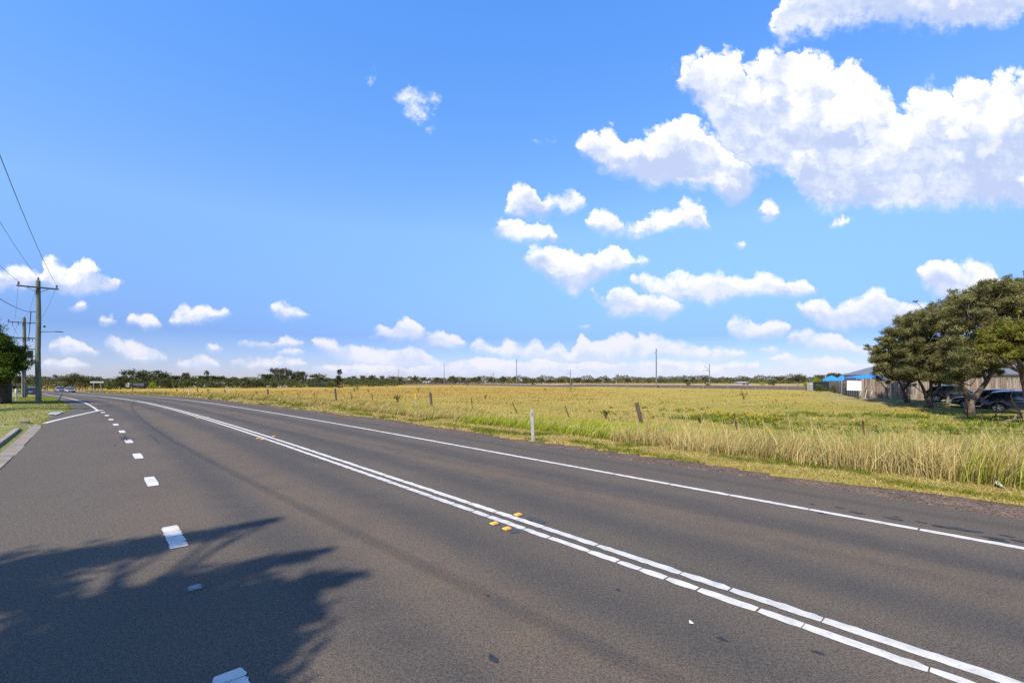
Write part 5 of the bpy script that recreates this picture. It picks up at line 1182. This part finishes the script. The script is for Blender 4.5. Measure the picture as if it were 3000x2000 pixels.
hx = (2620-PCX)/PXF*84; house('house', 'grey hip-roofed house behind the timber fences', hx, 84., 13., 9., 3.3, 5.3, R(-20), M_WALL, M_ROOFG, 3)
hx = (2975-PCX)/PXF*62; house('house', 'grey-roofed building behind the paling fence at the right edge', hx, 62., 11., 8., 3.0, 5.0, R(-35), M_WALL, M_ROOFG, 2)
M_BLUE = mat('blue_canvas', (.02, .27, .80), (.015, .22, .70), 2., .75)
def tent(label, px, py_top, py_eave, Y, w, d, rz=-.5):
    X = (px-PCX)/PXF*Y; z = hz(X, Y); r = empty('tent', (X, Y, z), rz, label, 'tent', 'blue tents behind the fences'); ze = CH+(PHY-py_eave)/PXF*Y-z; zt = CH+(PHY-py_top)/PXF*Y-z
    b = MB(); V = [(-w, -d, ze), (w, -d, ze), (w, d, ze), (-w, d, ze), (-w*.08, 0, zt), (w*.08, 0, zt)]; b.add(V, [(0, 1, 5, 4), (1, 2, 5), (2, 3, 4, 5), (3, 0, 4)]); b.build('canopy', M_BLUE, r)
    b = MB(); b.add([(-w, -d, ze), (w, -d, ze), (w, -d, ze-.2), (-w, -d, ze-.2)], [(0, 1, 2, 3)]); b.build('valance', M_BLUE, r)
    for sx in (-1, 1):
        for sy in (-1, 1): b = MB(); b.tube([(sx*w*.98, sy*d*.98, 0), (sx*w*.98, sy*d*.98, ze)], .03, 6); b.build('tent_leg', M_STEEL, r)
    return r
tent('left blue tent roof above the dark metal fence', 2436, 1100, 1113, 97., 1.7, 1.7); tent('blue tent roof beside the grey house, second from the left', 2470, 1098, 1112, 99., 1.5, 1.5)
tent('wide blue tent roof showing above the brown paling fence', 2570, 1093, 1106, 62., 3.6, 1.8, -.15); tent('blue tent roof glimpsed through the leftmost paddock tree', 2640, 1090, 1105, 60., 1.8, 1.8, -.15)
wb = at(2502, 1129, 51.6); r_ = MB(); r_.box((0, 0, .56), (1.34, .03, 1.12)); o = r_.build('white_board', mat('white_sheet', (.74, .75, .76), (.62, .63, .64), 2.5, .5)); o.location = (wb.x, wb.y, CH+(PHY-1143.5)/PXF*51.6); o.rotation_euler = (R(-6), R(2), ap-.1); tag(o, 'white board leaning on the corner of the timber fence', 'board')
gx, gy = ground_at(2534, 1169); gr_ = empty('gate_frame', (gx, gy, hz(gx, gy)), -.6, 'leaning galvanised gate frame at the fence corner', 'gate'); gr_.rotation_euler = (R(-14), R(12), -.5)
for a, c in (((-.5, 0, 0), (-.5, 0, 1.15)), ((.5, 0, 0), (.5, 0, 1.15)), ((-.5, 0, 1.15), (.5, 0, 1.15)), ((-.5, 0, .1), (.5, 0, .1)), ((0, 0, .1), (0, 0, 1.15))): b = MB(); b.tube([a, c], .022, 6); b.build('gate_bar', M_STEEL, gr_)
gx, gy = ground_at(2574, 1165); rs_ = empty('red_stand', (gx, gy, hz(gx, gy)), 0, 'small red metal frame in front of the paling fence', 'frame')
for a, c in (((-.2, 0, 0), (-.2, 0, .62)), ((.2, 0, 0), (.2, 0, .62)), ((-.2, 0, .62), (.2, 0, .62))): b = MB(); b.tube([a, c], .03, 6); b.build('frame_bar', M_REDR, rs_)
gx = (2373-PCX)/PXF*97; cg = empty('metal_cage', (gx, 97., hz(gx, 97.)), 0, 'tall grey metal cage at the left end of the dark fence', 'cage')
for sx in (-.35, .35):
    for sy in (-.35, .35): b = MB(); b.box((sx, sy, .95), (.1, .1, 1.9)); b.build('cage_post', M_STEEL, cg)
for z in (.2, .7, 1.2, 1.85): b = MB(); b.box((0, -.36, z), (.8, .05, .12)); b.build('cage_bar', M_STEEL, cg)
b = MB(); b.box((0, 0, .95), (.6, .6, 1.7)); b.build('liner', M_WALL, cg)
# dead branches
M_DEAD = mat('dead_wood', (.30, .22, .15), (.19, .13, .09), 8., .95)
Yb = 27.; b = MB(); b.tube([at(3002,1245,Yb), at(2996,1225,Yb), at(2980,1195,Yb), at(2965,1172,Yb)], [.09, .07, .06, .045], 8); b.tube([at(2965,1172,Yb), at(2962,1160,Yb-.1), at(2966,1150,Yb), at(2958,1138,Yb)], [.04, .03, .022, .01], 6); b.tube([at(2964,1150,Yb), at(2970,1143,Yb), at(2978,1134,Yb)], [.02, .014, .006], 5); b.tube([at(2985,1205,Yb), at(2970,1228,Yb-.3), at(2930,1236,Yb-.5)], [.05, .035, .015], 6); b.tube([at(2990,1215,Yb), at(3020,1200,Yb), at(3040,1170,Yb)], [.05, .03, .01], 6); b.tube([at(2992,1222,Yb), at(2960,1232,Yb-.2), at(2915,1224,Yb)], [.03, .02, .008], 5)
tag(b.build('dead_branch', M_DEAD), 'bare broken branch sticking up at the right edge before the dark blue car', 'branch')
Yb = 49.; b = MB(); b.tube([at(2597,1166,Yb), at(2599,1150,Yb), at(2594,1136,Yb), at(2582,1122,Yb), at(2566,1113,Yb)], [.09, .08, .06, .045, .02], 7); tag(b.build('dead_branch', M_DEAD), 'bare curved branch arching against the brown paling fence', 'branch')
# ------------------------------------------------------------------ railway
RDIR = np.array([-.46, .888]); RNRM = np.array([.888, .46])
def rail_xy(t, off): return 47+RDIR[0]*t+RNRM[0]*off, 146+RDIR[1]*t+RNRM[1]*off
M_BALL = mat('ballast', (.115, .078, .062), (.07, .05, .042), 1.2, .95, bmp=.7, bscale=4., coord='world')
V = []; F_ = []; ts = np.linspace(-170, 900, 90); prof = [(.8, -.2), (2.2, .72), (2.8, .85), (7.5, .85), (8.5, .7), (10.5, -.2)]
for t in ts:
    for off, h in prof: x, y = rail_xy(t, off); V.append((x, y, hz(x, y)+h*.85))
k = len(prof); b = MB(); b.add(V, [(i*k+j, i*k+j+1, (i+1)*k+j+1, (i+1)*k+j) for i in range(len(ts)-1) for j in range(k-1)]); emb = b.build('railway_embankment', M_BALL, smooth=True); struct(emb, 'low dark ballast embankment of the railway')
for off in (4.4, 5.85):
    b = MB(); b.tube([(*rail_xy(t, off), hz(*rail_xy(t, off))+.85*.85+.12) for t in ts], .06, 4); b.build('rail', M_RUST, emb)
M_MAST = mat('grey_mast', (.20, .20, .19), (.14, .14, .135), 3., .8)
def rail_pole(px, top, t_off, H, label, kind):
    # slide along the line until it stands in the right column
    ts_ = np.linspace(-165, 880, 6000); X, Y = rail_xy(ts_, t_off); i = int(np.argmin(np.abs(PCX+PXF*X/Y-px)+(Y < 5)*1e6)); x, y = float(X[i]), float(Y[i]); z = hz(x, y); Hh = CH+(PHY-top)/PXF*y-z
    r = empty('railway_mast' if kind == 'm' else 'transmission_pole', (x, y, z), 0, label, 'mast' if kind == 'm' else 'pole', 'poles along the railway'); rr = .16 if kind == 'm' else .20
    b = MB(); b.tube([(0, 0, -.3), (.05, 0, Hh*.5), (0, 0, Hh)], [rr*1.15, rr, rr*.7], 8); b.build('pole_shaft', M_MAST, r)
    if kind == 'm':
        b = MB(); b.tube([(0, 0, Hh*.72), (-1.3, -.6, Hh*.74), (-2.6, -1.2, Hh*.74)], [.07, .06, .05], 6); b.build('bracket_arm', M_MAST, r); b = MB(); b.tube([(0, 0, Hh*.76), (-1.9, -.9, Hh*.93)], .05, 6); b.build('bracket_stay', M_MAST, r)
    else:
        for f in (.88, .93): b = MB(); b.tube([(0, 0, Hh*f), (-.45*(1 if f < .9 else -1), 0, Hh*f+.05)], .07, 6); b.build('insulator', M_PORC, r)
for px, top, lab in [(1922,1020,'tallest pole of the railway line, thin and dark, right of centre'), (1513,1052,'second tallest railway pole, near the middle of the skyline'), (1301,1065,'third railway pole, above the small white roof'), (1168,1082,'farthest thin railway pole, right of the dark pine')]: rail_pole(px, top, 0., 13, lab, 'p')
for px, top, lab in [(2078,1067,'railway mast with a bracket arm standing right of the tallest pole'), (1671,1082,'short railway mast between the tall poles'), (1445,1090,'small railway mast left of the second tallest pole'), (1075,1091,'faint railway mast nearest the dark pine')]: rail_pole(px, top, 11., 9, lab, 'm')
rf_ = empty('railway_fence', (*rail_xy(0, -1.), 0), 0, 'grey wire mesh fence along the near side of the railway', 'fence'); L0 = Vector(rf_.location)
for t in np.arange(-90, 420, 8.): x, y = rail_xy(t, -1.); b = MB(); b.box((x-L0.x, y-L0.y, hz(x, y)+.75), (.06, .06, 1.5)); b.build('fence_post', M_STEEL, rf_)
for h in (.3, .8, 1.3, 1.55): b = MB(); b.tube([Vector((*rail_xy(t, -1.), hz(*rail_xy(t, -1.))+h))-L0 for t in np.arange(-90, 420, 8.)], .010, 4); b.build('wire_strand', M_STEEL, rf_)
# ------------------------------------------------------------------ far things
M_WHITE = mat('white_weatherboard', (.55, .54, .52), (.42, .41, .39), 2., .8, coord='world'); M_TERR = mat('terracotta_roof', (.30, .17, .12), (.24, .14, .10), 2., .85, coord='world')
for px, Y, L_, e, rd, mr, lab in [(1252,360,11,2.6,4.4,M_WHITE,'white-roofed house left of the third railway pole'), (1420,380,10,2.6,4.2,M_WHITE,'white house just left of the small railway mast'), (1452,400,22,3.2,5.4,M_TERR,'long house with a terracotta roof near the small railway mast'), (1526,390,12,2.6,4.6,M_WHITE,'white house just right of the second tallest railway pole'), (1590,390,14,2.6,4.4,M_ROOFG,'pale house with a grey roof left of the short mast'), (1608,410,10,3.,5.,M_WHITE,'white gabled house left of the short mast'), (1796,400,16,3.,5.,M_WHITE,'long white house below the water tower'), (1770,420,12,3.2,5.4,M_WHITE,'white house left of the water tower'), (1356,400,12,3.,5.,M_WHITE,'pale house between the third and second railway poles'),
    (2172,250,4,1.5,2.0,M_WHITE,'small white shed beyond the railway at right'), (682,262,24,2.8,4.2,M_WHITE,'long white shed behind the rounded dark tree'), (820,270,16,2.6,4.4,M_ROOFG,'pale shed below the tall gums'), (590,280,18,2.4,3.8,M_ROOFG,'grey shed beneath the palm'), (940,270,14,2.4,3.6,M_BLUM,'low dark green shed left of the dark pine')]:
    if 1200 < px < 1900: Y += 105; L_ *= .62; e *= .9; rd *= .9
    elif px < 1000: Y += 22; e *= .8; rd *= .8; L_ *= .8
    house('house', lab, (px-PCX)/PXF*Y, float(Y), L_, 8., e, rd, R(random.uniform(-25, 25)), M_WHITE if mr is not M_BLUM else M_BLUM, mr, 2, gable=True, over=.3)
Y = 880.; X = (1809-PCX)/PXF*Y; z = hz(X, Y); wt = empty('water_tower', (X, Y, z), 0, 'round grey water tower rising above the skyline', 'water tower'); zt = CH+(PHY-1096)/PXF*Y-z
b = MB(); b.lathe([(1.6, 0), (1.0, zt*.5), (1.2, zt-4.5)], n=18); b.build('stem', M_CONC, wt, smooth=True); b = MB(); b.lathe([(1.2, zt-4.9), (2.9, zt-3.6), (3.0, zt-.3), (2.8, zt)], n=24); b.build('tank', M_CONC, wt, smooth=False); b = MB(); b.lathe([(3.1, zt-.1), (3.1, zt+.15)], n=24); b.build('rim', M_STEEL, wt)
Y = 320.; X = (160-PCX)/PXF*Y; hs = house('hall', 'distant hall with a small cupola above the trees by the left bend', X, Y, 16., 10., 4.5, 6.6, .3, M_TERR, M_ROOFD, 3); zt = CH+(PHY-1096)/PXF*Y-hs.location.z
b = MB(); b.box((0, 0, (6.2+zt-1.2)/2), (1.6, 1.6, zt-1.2-6.2)); cu = b.build('cupola', M_GREYT, hs); b = MB(); b.lathe([(1.4, zt-1.2), (1.0, zt-.5), (.1, zt)], n=8); b.build('cupola_cap', M_ROOFD, cu)
# palm
Y = 300.; X = (605-PCX)/PXF*Y; z = hz(X, Y); zt = CH+(PHY-1088)/PXF*Y-z; pt = empty('palm_tree', (X, Y, z), 0, 'lone palm rising above the dark trees on the left skyline', 'tree'); b = MB(); b.tube([(0, 0, -.5), (.2, 0, zt*.5), (0, 0, zt)], [.28, .2, .17], 8); b.build('trunk', M_BARKG, pt)
Vv = []; F_ = []; C_ = []
for k in range(26):
    a = rng.uniform(0, 6.28); el = rng.uniform(-.5, 1.1); L_ = rng.uniform(2.2, 3.2); pr_ = None
    for j in range(6):
        t = j/5; rr = L_*t*math.cos(el)*(1-.15*t); zz = zt+L_*(t*math.sin(el)-.55*t*t); w = .42*math.sin(math.pi*min(.98, t*.9+.08)); c = Vector((rr*math.cos(a), rr*math.sin(a), zz)); s = Vector((-math.sin(a), math.cos(a), 0))*w
        Vv += [c-s, c+s]; C_ += [np.array([.045, .06, .02])*rng.uniform(.7, 1.3)]*2
        if j: n = len(Vv); F_.append((n-4, n-3, n-1, n-2))
link('crown', mesh_np('crown', np.array([tuple(v) for v in Vv]), np.array(F_), np.array(C_)), M_LEAF, pt)
# blank back of a road sign
Y = 118.; X = (284-PCX)/PXF*Y; z = hz(X, Y); sg = empty('road_sign', (X, Y, z), .25, 'wide road sign seen from its blank grey back on two posts', 'sign')
b = MB(); zb = CH+(PHY-1119)/PXF*Y-z; b.box((0, 0, zb), (2.9, .05, .42)); b.build('sign_panel', M_STEEL, sg)
for s in (-1, 1): b = MB(); b.tube([(s*.72, .06, -.2), (s*.72, .06, zb+.15)], .06, 8); b.build('sign_post', M_STEEL, sg)
# parked truck far left
Y = 225.; X = (398-PCX)/PXF*Y; z = hz(X, Y); tk = empty('truck', (X, Y, z), .3, 'far parked truck with a white cab below the tall dark clump', 'truck')
b = MB(); b.prism([(-4.2, .7), (-2.3, .7), (-2.3, 2.9), (-3.3, 2.95), (-4.05, 1.9), (-4.2, 1.7)], -1.1, 1.1); b.build('cab', M_WHITE, tk); b = MB(); b.box((1.2, 0, 1.05), (6.6, 2.3, .25)); b.build('tray', M_DARK, tk); b = MB(); b.box((1.6, 0, 2.0), (4.6, 2., 1.6)); b.build('load', mat('blue_grey_load', (.10, .12, .17), (.06, .07, .10), 2., .8), tk, bevel=.2)
for wx in (-3.2, 1.8, 3.1):
    for s in (-1, 1): b = MB(); b.lathe([(.5, -.14), (.5, .14)], (wx, s*1.0, .5), 12, Matrix.Rotation(R(90), 3, 'X')); b.build('wheel', M_TYRE, tk)
# two grazing cattle
def cow(label, px, py, rz, col):
    x, y = ground_at(px, py); mb = MB(); mb.tube([(-.85, 0, 1.02), (-.7, 0, 1.05), (-.3, 0, .98), (.2, 0, .98), (.6, 0, 1.05), (.85, 0, 1.08), (1.05, 0, .85), (1.2, 0, .5), (1.28, 0, .32)], [.12, .30, .36, .37, .34, .24, .17, .14, .08], 12)
    for lx in (-.68, .58):
        for s in (-.2, .2): mb.tube([(lx, s, .95), (lx+.03, s, .55), (lx-.02, s, .3), (lx, s, 0)], [.17, .10, .06, .065], 8)
    mb.tube([(-.88, 0, 1.15), (-.97, 0, .8), (-.95, 0, .45)], [.04, .025, .04], 6)
    for s in (-1, 1): mb.tube([(1.06, s*.1, .86), (1.05, s*.3, .84)], [.05, .02], 6)
    o = mb.build('cow', mat('cow_hide_'+label.split()[0], col, tuple(k*.6 for k in col), 3., .8), smooth=True); o.location = (x, y, hz(x, y)); o.rotation_euler = (0, 0, rz); tag(o, label, 'cow', 'cattle in the paddock')
cow('black cow grazing in the far paddock', 989, 1137.5, .2, (.012, .010, .009)); cow('brown cow grazing beside the black one', 999, 1138, 2.9, (.10, .045, .02))
# dry weeds that stand up in the paddock
def dry_weed(px, py, H, label, leafy=False):
    x, y = ground_at(px, py); root = empty('dry_weed', (x, y, hz(x, y)), 0, label, 'weed', 'weeds standing up in the paddock'); b = MB(); tips = []
    for k in range(9):
        a = rng.uniform(0, 6.28); s = rng.uniform(.2, .75); p = [Vector((0, 0, -.05)), Vector((math.cos(a)*s*H*.4, math.sin(a)*s*H*.4, H*.5)), Vector((math.cos(a)*s*H, math.sin(a)*s*H, H*rng.uniform(.7, 1.05)))]; b.tube(p, [.022, .016, .006], 4); tips.append(p)
        for j in range(2): q = p[1].lerp(p[2], rng.uniform(.1, .8)); e = q+Vector(rng.normal(0, .18*H, 3))+Vector((0, 0, .15*H)); b.tube([q, e], [.01, .004], 3); tips.append([q, q, e])
    b.build('stem', mat('dry_stem', (.13, .085, .045), (.09, .06, .03), 9., .95) if 'dry_stem' not in MT else MT['dry_stem'], root)
    n = 220 if leafy else 60; i = rng.integers(0, len(tips), n); P = np.array([tuple(tips[q][1].lerp(tips[q][2], rng.random())) for q in i])+rng.normal(0, .05*H, (n, 3)); V, F_, C = leafcards(P, .12, .05, pick([GREEN, OLIVE, GREEN*.7] if leafy else [BROWN, OLIVE*.6, BROWN*.6], [.4, .3, .3], n)); link('leaves', mesh_np('leaves', V, F_, C), M_GRASS, root)
for px, py, H, lf, lab in [(1047,1143,1.0,True,'leafy green weed above the second timber post'), (1038,1147,.9,True,'bushy weed left of the leafy green one'), (1225,1148,1.0,False,'dry thistle just right of the yellow-topped post'), (1078,1150,.7,False,'low dry weed between two leaning pickets'), (1135,1137,.8,False,'dry weed far back, left of the yellow-topped post'), (1164,1180,.9,True,'dark green roadside shrub near the broken picket'), (1672,1148,1.1,False,'dead branching bush below the short railway mast'), (1598,1146,.8,False,'dead bush left of the one below the short mast'), (1422,1169,.6,False,'small dark stalk left of the nearest guide post'), (2180,1170,1.0,False,'dry branching weed right of the railway mast'), (955,1146,.6,False,'small dry weed left of the near-left timber post'), (1775,1226,.55,True,'round green weed just left of the nearest timber post'), (1325,1135,.8,False,'dry weed below the third railway pole'), (1370,1134,.8,False,'dry weed right of the third railway pole'), (2050,1240,.5,True,'blue-green weed right of the nearest timber post'), (610,1150,1.0,True,'dark weed on the roadside behind the far guide post')]: dry_weed(px, py, H, lab, lf)
# ------------------------------------------------------------------ litter and leaves
M_DRYLEAF = mat('dry_leaf', (.38, .14, .03), (.22, .085, .025), 12., .7); M_YLEAF = mat('yellow_leaf', (.75, .45, .05), (.6, .33, .04), 12., .7)
def fallen(name, px, py, s, m, label, cat, group=None, on_road=False, lift=.03):
    f = base if on_road else hgt; x, y = ground_at(px, py, f); b = MB(); V = []; n = 6
    for i in range(n):
        t = i/(n-1); w = .34*math.sin(math.pi*(t*.9+.05)); V += [((t-.5)*s, -w*s, .22*s*(t-.5)**2*4+.10*s), ((t-.5)*s, 0, .22*s*(t-.5)**2*4), ((t-.5)*s, w*s, .22*s*(t-.5)**2*4+.10*s)]
    b.add(V, [(3*i+j, 3*i+j+1, 3*i+j+4, 3*i+j+3) for i in range(n-1) for j in (0, 1)]); o = b.build(name, m); o.location = (x, y, float(f(np.float64(x), np.float64(y)))+(.006 if on_road else lift)); o.rotation_euler = (rng.normal(0, .3) if not on_road else 0, rng.normal(0, .3) if not on_road else 0, rng.uniform(0, 6.28)); tag(o, label, cat, group); return o
GLV = 'fallen dry leaves on the roadside'
for px, py, s, m, lab in [(2238,1340,.16,M_DRYLEAF,'orange-brown leaf left of the pale scrap in the slashed grass'), (2563,1351,.2,M_DRYLEAF,'brown leaf caught low in the tall dry grass'), (2560,1383,.13,M_DRYLEAF,'small brown leaf below the one caught in tall grass'), (2665,1383,.16,M_DRYLEAF,'left one of two close brown leaves'), (2686,1389,.15,M_DRYLEAF,'right one of two close brown leaves'), (2888,1413,.2,M_DRYLEAF,'largest red-brown leaf near the right edge'), (1796,1282,.26,M_YLEAF,'large yellow leaf in the straw grass right of the guide post'), (1867,1299,.15,M_DRYLEAF,'orange leaf below the nearest timber post')]: fallen('fallen_leaf', px, py, s, m, lab, 'leaf', GLV)
fallen('litter_scrap', 2926, 1428, .2, M_WHITEP, 'white scrap of litter on the slashed grass at right', 'litter'); fallen('litter_scrap', 2316, 1337, .18, M_WHITEP, 'pale torn scrap at the foot of the tall grass', 'litter'); fallen('litter_scrap', 2452, 1173, .35, M_WHITEP, 'white scrap lying in the paddock before the corner fence', 'litter'); fallen('feather', 2026, 1828, .05, M_WHITEP, 'small white and grey feather lying on the near lane', 'feather', on_road=True)
b = MB(); x, y = ground_at(2775, 1459); b.tube([(-.12, 0, .012), (0, .03, .016), (.13, 0, .012)], [.006, .009, .005], 5); o = b.build('stick', M_DEAD); o.location = (x, y, hz(x, y)); o.rotation_euler = (0, 0, .4); tag(o, 'short pale stick lying on the gravel shoulder', 'stick')
# small pale stones on the road and gravel
M_STONE = mat('pale_stone', (.50, .46, .41), (.34, .31, .27), 30., .9)
st = MB()
for k in range(150):
    u = rng.uniform(-3, 20); w = rng.uniform(9.3, 10.6) if k % 3 else rng.uniform(-1.4, 9); x, y = (float(q) for q in to_xy(u, w)); s = rng.uniform(.006, .018)*(1 if k % 3 else .6); st.lathe([(s*.5, 0), (s, s*.4), (s*.4, s*.9)], (x, y, float(base(x, y))), 5)
o = st.build('loose_stones', M_STONE); tag(o, 'pale loose stones scattered over the gravel shoulder and the road', 'stones', kind='stuff')
